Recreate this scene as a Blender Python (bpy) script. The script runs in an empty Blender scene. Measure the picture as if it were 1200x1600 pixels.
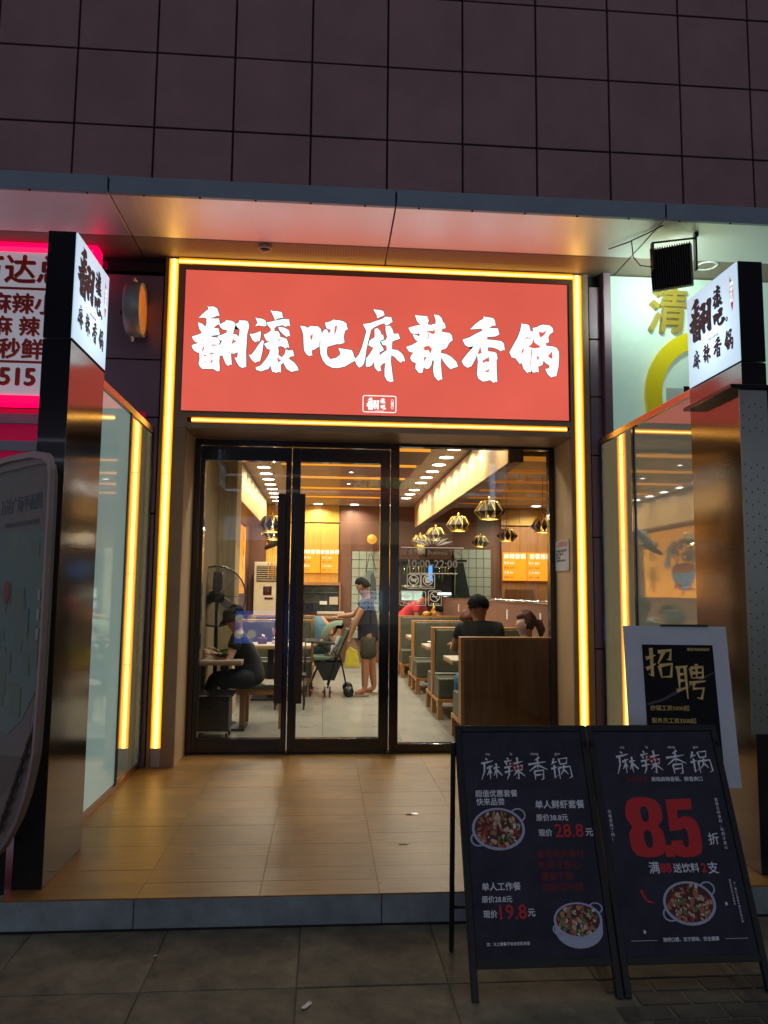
import bpy, math, random
from mathutils import Vector, Matrix
from mathutils.geometry import tessellate_polygon
random.seed(7)
S = bpy.context.scene
COL = S.collection

# ------------------------------------------------------------------ camera, world, exposure
cd = bpy.data.cameras.new('camera'); cam = bpy.data.objects.new('camera', cd); COL.objects.link(cam)
S.camera = cam
YAW, PITCH, ROLL, F = 0.0763, 0.1029, 0.0096, 1189.05
fw = Vector((math.sin(YAW)*math.cos(PITCH), math.cos(YAW)*math.cos(PITCH), math.sin(PITCH)))
r0 = Vector((math.cos(YAW), -math.sin(YAW), 0)); u0 = r0.cross(fw)
rr = math.cos(ROLL)*r0 + math.sin(ROLL)*u0; uu = math.cos(ROLL)*u0 - math.sin(ROLL)*r0
cam.matrix_world = Matrix(((rr.x, uu.x, -fw.x, 0), (rr.y, uu.y, -fw.y, -6.704), (rr.z, uu.z, -fw.z, 1.5), (0, 0, 0, 1)))
cd.sensor_fit = 'VERTICAL'; cd.sensor_height = 24.0; cd.lens = F/1600*24.0
cd.clip_start = 0.05; cd.clip_end = 400
w = bpy.data.worlds.new('World'); S.world = w; w.use_nodes = True
bg = w.node_tree.nodes['Background']; bg.inputs[0].default_value = (0.46, 0.52, 0.67, 1); bg.inputs[1].default_value = 0.32
S.view_settings.view_transform = 'Standard'; S.view_settings.look = 'None'
S.view_settings.exposure = 0; S.view_settings.gamma = 1; S.view_settings.use_curve_mapping = False
S.render.engine = 'CYCLES'
S.cycles.use_denoising = True; S.cycles.max_bounces = 8; S.cycles.transparent_max_bounces = 12
S.cycles.sample_clamp_indirect = 4; S.cycles.caustics_reflective = False; S.cycles.caustics_refractive = False

# ------------------------------------------------------------------ materials
MATS = {}
def grime(nt, src, dst, lo, hi, sc=1.6):
    N = nt.nodes; L = nt.links; g = N.new('ShaderNodeNewGeometry'); n = N.new('ShaderNodeTexNoise'); n.inputs['Scale'].default_value = sc; n.inputs['Detail'].default_value = 9; n.inputs['Roughness'].default_value = .7
    L.new(g.outputs['Position'], n.inputs['Vector']); mr = N.new('ShaderNodeMapRange'); mr.inputs['From Min'].default_value = .33; mr.inputs['From Max'].default_value = .62; mr.inputs['To Min'].default_value = lo; mr.inputs['To Max'].default_value = hi
    L.new(n.outputs['Fac'], mr.inputs[0]); h = N.new('ShaderNodeHueSaturation'); L.new(mr.outputs[0], h.inputs['Value']); L.new(src, h.inputs['Color']); L.new(h.outputs[0], dst)
SPECLOW = {'black_hair','reddish_brown_hair','poster_black','board_navy_print'}
def mat(name, col, rough=.6, metal=0, emit=None, es=1, var=.0, vs=8, bump=0, bs=40, rnd=0, stretch=(1,1,1), trans=0, spec=.5, coat=0, col2=None, alpha=1):
    if name in MATS: return MATS[name]
    m = bpy.data.materials.new(name); m.use_nodes = True; nt = m.node_tree; N = nt.nodes; L = nt.links
    b = N['Principled BSDF']; b.inputs['Base Color'].default_value = (*col, 1)
    b.inputs['Roughness'].default_value = rough; b.inputs['Metallic'].default_value = metal
    b.inputs['Specular IOR Level'].default_value = .12 if name in SPECLOW else spec; b.inputs['Coat Weight'].default_value = coat
    b.inputs['Transmission Weight'].default_value = trans; b.inputs['Alpha'].default_value = alpha
    if emit: b.inputs['Emission Color'].default_value = (*emit, 1); b.inputs['Emission Strength'].default_value = es
    if var or bump or col2:
        tc = N.new('ShaderNodeTexCoord'); mp = N.new('ShaderNodeMapping'); mp.inputs['Scale'].default_value = stretch
        L.new(tc.outputs['Object'], mp.inputs[0])
        n = N.new('ShaderNodeTexNoise'); n.inputs['Scale'].default_value = vs; n.inputs['Detail'].default_value = 6; n.inputs['Roughness'].default_value = .65
        L.new(mp.outputs[0], n.inputs['Vector'])
        if var or col2:
            cr = N.new('ShaderNodeValToRGB')
            c2 = col2 if col2 else tuple(c*(1+var) for c in col); c1 = col if col2 else tuple(c*(1-var) for c in col)
            cr.color_ramp.elements[0].position = .32; cr.color_ramp.elements[1].position = .68
            cr.color_ramp.elements[0].color = (*c1, 1); cr.color_ramp.elements[1].color = (*c2, 1)
            L.new(n.outputs['Fac'], cr.inputs[0]); L.new(cr.outputs[0], b.inputs['Base Color'])
            if rnd:
                oi = N.new('ShaderNodeObjectInfo'); hs = N.new('ShaderNodeHueSaturation'); m3 = N.new('ShaderNodeMapRange'); m3.inputs['To Min'].default_value = 1-rnd; m3.inputs['To Max'].default_value = 1+rnd
                L.new(oi.outputs['Random'], m3.inputs[0]); L.new(m3.outputs[0], hs.inputs['Value']); L.new(cr.outputs[0], hs.inputs['Color']); grime(nt, hs.outputs[0], b.inputs['Base Color'], 1-min(.45, rnd*5), 1.1)
            if emit is None:
                mr = N.new('ShaderNodeMapRange'); mr.inputs['To Min'].default_value = max(0, rough*.8); mr.inputs['To Max'].default_value = min(1, rough*1.25)
                L.new(n.outputs['Fac'], mr.inputs[0]); L.new(mr.outputs[0], b.inputs['Roughness'])
        if bump:
            n2 = N.new('ShaderNodeTexNoise'); n2.inputs['Scale'].default_value = bs; n2.inputs['Detail'].default_value = 4
            L.new(mp.outputs[0], n2.inputs['Vector'])
            bp = N.new('ShaderNodeBump'); bp.inputs['Strength'].default_value = bump; bp.inputs['Distance'].default_value = .01
            L.new(n2.outputs['Fac'], bp.inputs['Height']); L.new(bp.outputs[0], b.inputs['Normal'])
    MATS[name] = m; return m
def emis(name, col, s, var=0, vs=3):
    if name in MATS: return MATS[name]
    m = mat(name, tuple(min(.8, c*.5) for c in col), .4, emit=col, es=s)
    if var:
        nt = m.node_tree; N = nt.nodes; L = nt.links; b = N['Principled BSDF']
        tc = N.new('ShaderNodeTexCoord'); n = N.new('ShaderNodeTexNoise'); n.inputs['Scale'].default_value = vs; n.inputs['Detail'].default_value = 3
        mr = N.new('ShaderNodeMapRange'); mr.inputs['To Min'].default_value = s*(1-var); mr.inputs['To Max'].default_value = s*(1+var)
        L.new(tc.outputs['Object'], n.inputs['Vector']); L.new(n.outputs['Fac'], mr.inputs[0]); L.new(mr.outputs[0], b.inputs['Emission Strength'])
    return m
def lightbox(name, col, lo, hi):
    m = mat(name, (.5,.5,.5), .3, emit=col, es=1); nt = m.node_tree; N = nt.nodes; L = nt.links; tc = N.new('ShaderNodeTexCoord'); mp = N.new('ShaderNodeMapping')
    mp.inputs['Location'].default_value = (-.5,-.5,-.42); L.new(tc.outputs['Generated'], mp.inputs[0]); mp2 = N.new('ShaderNodeMapping'); mp2.inputs['Scale'].default_value = (0,1.5,1.5); L.new(mp.outputs[0], mp2.inputs[0])
    g = N.new('ShaderNodeTexGradient'); g.gradient_type = 'QUADRATIC_SPHERE'; L.new(mp2.outputs[0], g.inputs[0]); mr = N.new('ShaderNodeMapRange'); mr.inputs['To Min'].default_value = lo; mr.inputs['To Max'].default_value = hi
    L.new(g.outputs['Fac'], mr.inputs[0]); L.new(mr.outputs[0], N['Principled BSDF'].inputs['Emission Strength']); return m
def glassmat(name, tint, refl=1.0):
    # thin architectural glass: clear with Fresnel reflection
    m = bpy.data.materials.new(name); m.use_nodes = True; nt = m.node_tree; N = nt.nodes; L = nt.links
    N.remove(N['Principled BSDF']); out = N['Material Output']
    t = N.new('ShaderNodeBsdfTransparent'); t.inputs[0].default_value = (*tint, 1)
    g = N.new('ShaderNodeBsdfGlossy'); g.inputs['Roughness'].default_value = .015; g.inputs[0].default_value = (refl, refl, refl, 1)
    f = N.new('ShaderNodeFresnel'); f.inputs[0].default_value = 1.5
    mx = N.new('ShaderNodeMixShader'); ge = N.new('ShaderNodeNewGeometry'); ma_ = N.new('ShaderNodeMath'); ma_.operation = 'SUBTRACT'; ma_.use_clamp = True; L.new(f.outputs[0], ma_.inputs[0]); L.new(ge.outputs['Backfacing'], ma_.inputs[1]); L.new(ma_.outputs[0], mx.inputs[0]); L.new(t.outputs[0], mx.inputs[1]); L.new(g.outputs[0], mx.inputs[2])
    L.new(mx.outputs[0], out.inputs[0]); MATS[name] = m; return m
def woodmat(name, c1, c2, rough=.45, scale=3, axis='X', coat=.1, dirt=0):
    m = bpy.data.materials.new(name); m.use_nodes = True; nt = m.node_tree; N = nt.nodes; L = nt.links; b = N['Principled BSDF']
    tc = N.new('ShaderNodeTexCoord'); mp = N.new('ShaderNodeMapping')
    st = {'X': (.6, 12, 12), 'Y': (12, .6, 12), 'Z': (12, 12, .6)}[axis]; mp.inputs['Scale'].default_value = st
    n = N.new('ShaderNodeTexNoise'); n.inputs['Scale'].default_value = scale; n.inputs['Detail'].default_value = 8; n.inputs['Distortion'].default_value = .6
    L.new(tc.outputs['Object'], mp.inputs[0]); L.new(mp.outputs[0], n.inputs['Vector'])
    cr = N.new('ShaderNodeValToRGB'); cr.color_ramp.elements[0].position = .3; cr.color_ramp.elements[1].position = .7
    cr.color_ramp.elements[0].color = (*c1, 1); cr.color_ramp.elements[1].color = (*c2, 1)
    oi = N.new('ShaderNodeObjectInfo'); hs = N.new('ShaderNodeHueSaturation'); mr = N.new('ShaderNodeMapRange')
    mr.inputs['To Min'].default_value = .88; mr.inputs['To Max'].default_value = 1.1
    L.new(oi.outputs['Random'], mr.inputs[0]); L.new(mr.outputs[0], hs.inputs['Value']); L.new(n.outputs['Fac'], cr.inputs[0])
    L.new(cr.outputs[0], hs.inputs['Color']); L.new(hs.outputs[0], b.inputs['Base Color'])
    if dirt: grime(nt, hs.outputs[0], b.inputs['Base Color'], 1-dirt, 1.06, 2.2)
    b.inputs['Roughness'].default_value = rough; b.inputs['Coat Weight'].default_value = coat
    bp = N.new('ShaderNodeBump'); bp.inputs['Strength'].default_value = .08; bp.inputs['Distance'].default_value = .005
    L.new(n.outputs['Fac'], bp.inputs['Height']); L.new(bp.outputs[0], b.inputs['Normal'])
    MATS[name] = m; return m
def brushed(name, col, rough, stretch, bump=.12, scale=30, metal=1.0, wob=.25):
    m = bpy.data.materials.new(name); m.use_nodes = True; nt = m.node_tree; N = nt.nodes; L = nt.links; b = N['Principled BSDF']
    b.inputs['Base Color'].default_value = (*col, 1); b.inputs['Metallic'].default_value = metal
    tc = N.new('ShaderNodeTexCoord'); mp = N.new('ShaderNodeMapping'); mp.inputs['Scale'].default_value = stretch
    n = N.new('ShaderNodeTexNoise'); n.inputs['Scale'].default_value = scale; n.inputs['Detail'].default_value = 3
    L.new(tc.outputs['Object'], mp.inputs[0]); L.new(mp.outputs[0], n.inputs['Vector'])
    n2 = N.new('ShaderNodeTexNoise'); n2.inputs['Scale'].default_value = 1.7; n2.inputs['Detail'].default_value = 1; L.new(tc.outputs['Object'], n2.inputs['Vector'])
    mr = N.new('ShaderNodeMapRange'); mr.inputs['To Min'].default_value = rough*.75; mr.inputs['To Max'].default_value = rough*1.3
    L.new(n.outputs['Fac'], mr.inputs[0]); L.new(mr.outputs[0], b.inputs['Roughness'])
    bp = N.new('ShaderNodeBump'); bp.inputs['Strength'].default_value = bump; bp.inputs['Distance'].default_value = .002; L.new(n.outputs['Fac'], bp.inputs['Height'])
    b2 = N.new('ShaderNodeBump'); b2.inputs['Strength'].default_value = wob; b2.inputs['Distance'].default_value = .02; L.new(n2.outputs['Fac'], b2.inputs['Height'])
    L.new(bp.outputs[0], b2.inputs['Normal']); L.new(b2.outputs[0], b.inputs['Normal'])
    MATS[name] = m; return m

# ------------------------------------------------------------------ geometry helpers
class MB:
    def __init__(s, M=None): s.v = []; s.f = []; s.mi = []; s.M = M; s.m = 0; s.sm = []; s.smooth = False
    def add(s, vs, fs, smooth=None):
        o = len(s.v)
        for p in vs:
            p = Vector(p); s.v.append(s.M @ p if s.M else p)
        for f in fs: s.f.append([i+o for i in f]); s.mi.append(s.m); s.sm.append(s.smooth if smooth is None else smooth)
        return s
    def box(s, x0, x1, y0, y1, z0, z1):
        return s.add([(x0,y0,z0),(x1,y0,z0),(x1,y1,z0),(x0,y1,z0),(x0,y0,z1),(x1,y0,z1),(x1,y1,z1),(x0,y1,z1)],
                     [(0,3,2,1),(4,5,6,7),(0,1,5,4),(1,2,6,5),(2,3,7,6),(3,0,4,7)])
    def tube(s, pts, r, n=8, smooth=True, closed=False):
        pts = [Vector(p) for p in pts]; rs = r if isinstance(r, (list, tuple)) else [r]*len(pts); vs = []; fs = []
        K = len(pts); prev = None
        for i, p in enumerate(pts):
            if closed: d = pts[(i+1) % K]-pts[i-1]
            else: d = pts[min(i+1, K-1)]-pts[max(i-1, 0)]
            d.normalize(); a = prev if prev is not None else (Vector((0,0,1)) if abs(d.z) < .9 else Vector((1,0,0)))
            u = (a - d*a.dot(d)).normalized(); prev = u; v = d.cross(u)
            for k in range(n):
                t = 2*math.pi*k/n; vs.append(p+(u*math.cos(t)+v*math.sin(t))*rs[i])
        for i in range(K if closed else K-1):
            j = (i+1) % K
            for k in range(n): fs.append((i*n+k, i*n+(k+1) % n, j*n+(k+1) % n, j*n+k))
        if not closed: fs += [tuple(range(n))[::-1], tuple((K-1)*n+k for k in range(n))]
        return s.add(vs, fs, smooth)
    def cyl(s, p0, p1, r, r1=None, n=12, smooth=True): return s.tube([p0, p1], [r, r if r1 is None else r1], n, smooth)
    def ball(s, c, rx, ry=None, rz=None, nu=10, nv=7, smooth=True):
        ry = rx if ry is None else ry; rz = rx if rz is None else rz; vs = [(c[0], c[1], c[2]+rz)]; fs = []
        for i in range(1, nv):
            a = math.pi*i/nv
            for k in range(nu):
                t = 2*math.pi*k/nu; vs.append((c[0]+rx*math.sin(a)*math.cos(t), c[1]+ry*math.sin(a)*math.sin(t), c[2]+rz*math.cos(a)))
        vs.append((c[0], c[1], c[2]-rz)); e = len(vs)-1
        for k in range(nu): fs.append((0, 1+k, 1+(k+1) % nu)); fs.append((e, e-nu+(k+1) % nu, e-nu+k))
        for i in range(nv-2):
            for k in range(nu): a = 1+i*nu; fs.append((a+k, a+nu+k, a+nu+(k+1) % nu, a+(k+1) % nu))
        return s.add(vs, fs, smooth)
    def lathe(s, prof, c=(0,0,0), n=20, axis='Z', smooth=True):
        vs = []; fs = []
        for (r, z) in prof:
            for k in range(n):
                t = 2*math.pi*k/n; a, b = r*math.cos(t), r*math.sin(t)
                p = {'Z': (a, b, z), 'Y': (a, z, b), 'X': (z, a, b)}[axis]; vs.append((p[0]+c[0], p[1]+c[1], p[2]+c[2]))
        for i in range(len(prof)-1):
            for k in range(n): fs.append((i*n+k, i*n+(k+1) % n, (i+1)*n+(k+1) % n, (i+1)*n+k))
        return s.add(vs, fs, smooth)
    def plate(s, loops, z0, z1):
        """2D outline with holes (x,y), extruded from z0 to z1 in the MB's own frame"""
        flat = [p for l in loops for p in l]; n = len(flat)
        tri = tessellate_polygon([[Vector((p[0], p[1], 0)) for p in l] for l in loops])
        vs = [(p[0], p[1], z0) for p in flat]+[(p[0], p[1], z1) for p in flat]; fs = []
        for t in tri:
            a, b, c = [Vector((*flat[i], 0)) for i in t]
            t = t if (b-a).cross(c-a).z > 0 else t[::-1]
            fs.append(tuple(i+n for i in t)); fs.append(tuple(t)[::-1])
        o = 0
        for l in loops:
            k = len(l)
            for i in range(k): fs.append((o+i, o+(i+1) % k, o+n+(i+1) % k, o+n+i))
            o += k
        return s.add(vs, fs, False)
    def build(s, name, m, parent=None, bevel=0, kind=None, label=None):
        base = parent_loc(parent)
        me = bpy.data.meshes.new(name); me.from_pydata([tuple(v-base) for v in s.v], [], s.f)
        ms = m if isinstance(m, (list, tuple)) else [m]
        for x in ms: me.materials.append(x)
        me.polygons.foreach_set('material_index', s.mi); me.polygons.foreach_set('use_smooth', s.sm); me.update()
        o = bpy.data.objects.new(name, me); COL.objects.link(o)
        if parent: o.parent = parent
        if bevel:
            b = o.modifiers.new('bevel', 'BEVEL'); b.width = bevel; b.segments = 2; b.limit_method = 'ANGLE'
        if kind: o['kind'] = kind
        if label: o['label'] = label
        return o
def parent_loc(p):
    v = Vector((0,0,0))
    while p is not None: v += p.location; p = p.parent
    return v
def box(*a, M=None): return MB(M).box(*a)
def tag(o, label, cat, group=None):
    o['label'] = label; o['category'] = cat
    if group: o['group'] = group
    return o
def thing(name, label, cat, loc=(0,0,0), group=None):
    o = bpy.data.objects.new(name, None); COL.objects.link(o); o.location = loc; o.empty_display_size = .1
    return tag(o, label, cat, group)
def dup(o, loc=None, label=None, parent=None):
    c = o.copy(); COL.objects.link(c); c.parent = parent
    if loc is not None: c.location = loc
    if label: c['label'] = label
    for ch in list(o.children): dup(ch, parent=c)
    return c
def frame(o, x, y):
    x = Vector(x).normalized(); y = Vector(y).normalized(); z = x.cross(y)
    return Matrix(((x.x,y.x,z.x,o[0]),(x.y,y.y,z.y,o[1]),(x.z,y.z,z.z,o[2]),(0,0,0,1)))
FRONT = lambda x, y, z: frame((x,y,z), (1,0,0), (0,0,1))
def text(s, size, M, m, parent, align='CENTER', bold=0, fit=None, ext=.0006, name='lettering', sx=1, spacing=1, space_line=1):
    c = bpy.data.curves.new('t', 'FONT'); c.body = s; c.size = size; c.align_x = align; c.align_y = 'CENTER'
    c.extrude = ext; c.resolution_u = 2; c.space_character = spacing; c.space_line = space_line
    o = bpy.data.objects.new('t', c); COL.objects.link(o); bpy.context.view_layer.update()
    dg = bpy.context.evaluated_depsgraph_get(); me = bpy.data.meshes.new_from_object(o.evaluated_get(dg))
    bpy.data.objects.remove(o); bpy.data.curves.remove(c)
    if fit:
        xs = [v.co.x for v in me.vertices]; k = fit/(max(xs)-min(xs)); me.transform(Matrix.Diagonal((k,k,1,1)) @ Matrix.Translation((-min(xs) if align == 'LEFT' else 0,0,0)))
    if bold:
        import bmesh
        bm = bmesh.new(); bm.from_mesh(me)
        for i, (dx, dy) in enumerate(((1,0),(.5,.6),(.5,-.6))):
            m2 = me.copy(); m2.transform(Matrix.Translation((dx*bold*size*1.6, dy*bold*size*1.2, .00012*(i+1)))); bm.from_mesh(m2); bpy.data.meshes.remove(m2)
        bm.to_mesh(me); bm.free()
    base = parent_loc(parent); me.transform(Matrix.Translation(-base) @ M @ Matrix.Diagonal((sx,1,1,1)))
    me.materials.clear(); me.materials.append(m); me.name = name
    ob = bpy.data.objects.new(name, me); COL.objects.link(ob); ob.parent = parent
    return ob
def put_glyph(mb, key, ox, oy, sx, sy, d1):
    """place a traced brush character so its box fits (ox,oy)-(ox+sx,oy+sy) in the MB frame"""
    polys = GLYPH[key]; xs = [v for p in polys for v in p[0][::2]]; zs = [v for p in polys for v in p[0][1::2]]
    x0, x1, z0, z1 = min(xs), max(xs), min(zs), max(zs)
    for i, p in enumerate(polys):
        loops = [[(ox+(l[k]-x0)/(x1-x0)*sx, oy+(l[k+1]-z0)/(z1-z0)*sy) for k in range(0, len(l), 2)] for l in p]
        mb.plate(loops, 0, d1+i*.0007)
def strokes(mb, segs, wd, ox, oy, s, d=.0012, asp=1):
    """brush strokes: polylines in a 0-100 box, drawn as tapered ribbons"""
    for i, pl in enumerate(segs):
        n = len(pl); P = [Vector((ox+p[0]*s/100, oy-p[1]*s*asp/100, 0)) for p in pl]; L = []; Rr = []
        for k in range(n):
            dd = (P[min(k+1, n-1)]-P[max(k-1, 0)]).normalized(); nn = Vector((-dd.y, dd.x, 0))
            ww = wd*s*(1.15 if k == 0 else (.35 if k == n-1 else .85))
            L.append(P[k]+nn*ww/2+Vector((0,0,d+i*.00006))); Rr.append(P[k]-nn*ww/2+Vector((0,0,d+i*.00006)))
        mb.add(L+Rr, [(k, k+n, k+n+1, k+1) for k in range(n-1)])
ORD = ['first','second','third','fourth','fifth','sixth','seventh','eighth','ninth','tenth','eleventh','twelfth']
GLYPH={
 'fan':[[[-1093,1019,-1075,1010,-1054,1015,-1031,1014,-1003,997,-994,973,-986,947,-979,936,-1009,929,-1032,916,-1053,913,-1048,897,-1042,907,-1015,904,-986,907,-981,885,-976,858,-1005,844,-1019,829,-1029,816,-987,816,-981,792,-972,761,-1008,752,-1057,743,-1033,733,-988,730,-978,708,-969,686,-982,670,-966,640,-930,634,-935,599,-937,571,-968,565,-971,510,-965,466,-966,427,-989,422,-1010,438,-1040,446,-1048,441,-1078,443,-1116,440,-1139,461,-1151,486,-1144,530,-1148,587,-1163,587,-1193,603,-1210,625,-1216,653,-1178,668,-1157,678,-1187,683,-1206,704,-1218,732,-1181,745,-1143,761,-1133,773,-1153,799,-1163,829,-1168,866,-1152,856,-1134,855,-1112,836,-1103,825,-1093,859,-1097,907,-1127,909,-1163,907,-1137,937,-1112,963,-1087,983,-1081,997],[-1137,696,-1114,715,-1116,703,-1135,691],[-1047,666,-992,666,-1000,656,-1016,656,-1024,652,-1043,657],[-1130,603,-1109,657,-1105,628,-1117,603],[-1106,567,-1084,571,-1088,557,-1103,554],[-1056,586,-1024,592,-1023,577,-1055,572],[-1101,519,-1089,513,-1092,495,-1097,501],[-1047,518,-1026,527,-1033,497,-1048,500]],[[-983,852,-965,859,-927,881,-923,896,-904,890,-880,891,-848,877,-840,848,-848,814,-857,768,-847,768,-826,764,-806,745,-801,781,-800,816,-819,829,-841,861,-812,873,-804,898,-778,895,-761,897,-729,890,-716,846,-723,810,-732,774,-734,686,-738,606,-734,535,-732,469,-749,469,-764,459,-792,472,-814,502,-838,554,-815,550,-810,603,-829,596,-838,588,-870,591,-866,540,-858,486,-870,489,-892,474,-915,494,-933,538,-945,568,-938,595,-928,626,-949,643,-992,641,-1005,650,-967,669,-955,695,-928,716,-951,704,-972,705,-995,745,-957,757,-911,781,-915,803,-946,806,-968,823],[-854,726,-841,710,-824,700,-849,686,-870,670,-862,703]]],
 'gun':[[[-664,928,-642,920,-617,921,-573,906,-568,878,-562,856,-589,849,-632,856,-662,850,-645,875,-650,897]],[[-711,775,-690,774,-664,781,-631,796,-612,803,-611,761,-620,712,-637,711,-658,699,-684,718,-697,744]],[[-599,721,-581,713,-589,664,-593,611,-609,540,-617,522,-632,526,-653,510,-683,533,-701,559,-714,585,-701,579,-685,590,-660,626,-628,680]],[[-531,1000,-511,992,-481,993,-429,986,-420,946,-415,935,-454,929,-488,911,-499,934,-515,969]],[[-566,885,-522,893,-492,904,-458,912,-411,922,-363,922,-358,890,-351,858,-371,866,-392,851,-422,867,-448,858,-469,855,-492,836,-488,808,-455,806,-442,780,-437,754,-411,750,-381,741,-367,707,-355,659,-375,663,-392,649,-409,666,-431,671,-455,667,-447,616,-453,593,-420,568,-395,600,-391,622,-387,643,-357,632,-323,638,-309,585,-343,577,-360,561,-307,523,-277,484,-267,454,-297,448,-331,438,-375,463,-406,520,-427,501,-423,431,-451,434,-463,423,-481,431,-502,433,-520,490,-537,458,-570,446,-600,434,-643,446,-650,468,-605,487,-564,541,-536,591,-524,635,-554,643,-581,686,-551,701,-526,715,-556,714,-574,740,-585,771,-553,785,-520,813,-529,835,-551,856],[-458,726,-437,740,-432,730,-453,718],[-461,569,-423,537,-453,520]],[[-459,846,-430,846,-400,841,-361,819,-349,766,-364,770,-381,758,-412,781,-443,811]]],
 'ba':[[[-262,864,-234,864,-213,860,-195,849,-170,868,-135,866,-105,867,-78,847,-67,807,-72,753,-85,717,-88,681,-127,653,-151,644,-152,617,-147,592,-160,597,-173,588,-203,606,-223,641,-229,712,-232,774,-244,823],[-172,775,-148,797,-150,755,-163,729]],[[-40,902,7,916,37,935,59,930,85,931,129,920,155,901,157,874,169,853,143,837,131,783,139,725,123,717,97,708,71,709,28,694,-15,680,-19,639,-14,599,13,565,65,580,103,612,98,639,85,671,150,663,206,656,220,625,229,594,243,580,238,561,187,530,144,502,83,487,32,488,-21,513,-54,554,-76,611,-84,682,-76,735,-70,785,-56,825,-39,842,-18,838,-1,799,13,837,-27,853],[51,874,71,884,65,839,48,783,45,820]]],
 'ma':[[[396,1045,424,1042,446,1042,486,1033,500,995,469,980,451,970,430,965,429,988]],[[303,902,364,913,425,938,478,958,508,981,530,978,561,976,573,933,553,924,544,911,509,898,500,918,461,906,409,878,378,852,370,814,353,742,337,660,329,589,317,535,295,507,274,498,247,528,234,568,272,622,297,686,318,767,335,840]],[[409,860,435,869,462,844,471,813,488,805,497,769,471,757,458,743,470,714,489,688,494,666,455,642,459,618,494,648,523,667,517,710,482,717,469,746,515,765,523,793,510,846,509,893,549,897,571,866,584,822,628,825,642,779,603,764,572,749,568,677,621,670,656,644,678,614,690,569,670,571,648,555,617,580,595,607,564,623,560,561,570,489,579,418,586,381,558,372,527,386,505,425,504,487,510,550,486,540,465,513,474,473,461,475,448,466,413,502,408,556,386,519,373,512,347,505,333,513,335,584,368,626,400,685,354,708,365,751,411,784]]],
 'la':[[[777,1005,830,1001,888,1000,906,956,891,923,928,916,939,925,968,931,968,972,952,1017,999,1011,1025,983,1034,951,1054,934,1061,893,1027,885,1027,856,1097,848,1119,823,1125,780,1097,759,1070,708,1048,694,1021,688,1015,658,1070,648,1114,624,1159,580,1175,536,1141,524,1106,509,1070,542,1039,585,1017,621,1017,558,1024,468,1031,410,1013,412,993,398,956,439,945,502,954,583,938,587,929,537,907,509,885,504,859,521,853,483,846,467,819,464,784,505,788,559,757,567,735,598,744,625,766,653,726,660,698,704,752,724,805,758,778,779,756,823,796,819,818,801,822,835,769,828,741,836,718,883,769,901,832,917,799,943],[861,710,906,725,936,694,920,646,904,680,862,678],[863,617,889,616,859,566],[871,782,904,790,910,820,897,851,937,833,962,837,959,882,944,864,901,862,888,855,903,815,897,799],[1024,806,1034,813,1027,797],[953,785,959,754,955,763]]],
 'xiang':[[[1414,1020,1427,1011,1445,1012,1499,1005,1517,983,1525,936,1489,929,1462,908,1545,909,1559,850,1516,830,1446,824,1444,800,1516,796,1578,789,1601,763,1609,706,1587,705,1569,692,1546,709,1497,726,1448,726,1452,690,1515,683,1533,670,1541,618,1531,611,1532,539,1536,404,1518,405,1503,395,1469,420,1433,408,1402,404,1362,430,1349,470,1358,587,1350,655,1332,604,1296,540,1283,540,1265,528,1230,547,1207,589,1256,656,1305,712,1338,756,1310,730,1274,722,1239,741,1217,790,1283,815,1346,854,1398,880,1395,901,1346,895,1288,891,1328,935,1373,973,1409,993],[1354,657,1381,733,1394,670,1377,664],[1399,597,1461,636,1465,591,1425,589,1407,574],[1414,490,1462,526,1459,496]]],
 'guo':[[[1766,965,1784,958,1811,959,1838,948,1851,895,1880,889,1869,923,1910,934,1937,951,1965,959,2028,955,2059,930,2065,894,2031,869,2017,841,2024,796,1991,781,1998,759,2053,756,2093,744,2115,708,2116,649,2109,566,2087,475,2067,474,2040,463,2008,491,1986,540,2018,545,2028,573,1992,594,1969,621,1960,580,1937,565,1919,565,1923,508,1901,510,1874,500,1856,517,1852,558,1847,504,1833,508,1815,498,1780,538,1767,587,1744,582,1709,630,1691,636,1673,638,1651,687,1692,762,1728,827,1756,901],[1829,744,1863,777,1877,823,1888,787,1935,756,1942,741,1890,730,1858,735],[1928,896,1964,883,2005,908,1981,863,1945,834,1934,852],[1771,719,1790,721,1781,692,1761,671],[1907,669,1934,644,1911,616],[2011,663,2052,712,2055,636,2024,647],[1858,729,1867,724,1857,640,1850,567,1843,558,1851,676],[1787,797,1814,837,1862,824,1859,818,1817,825]]],
}
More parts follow.
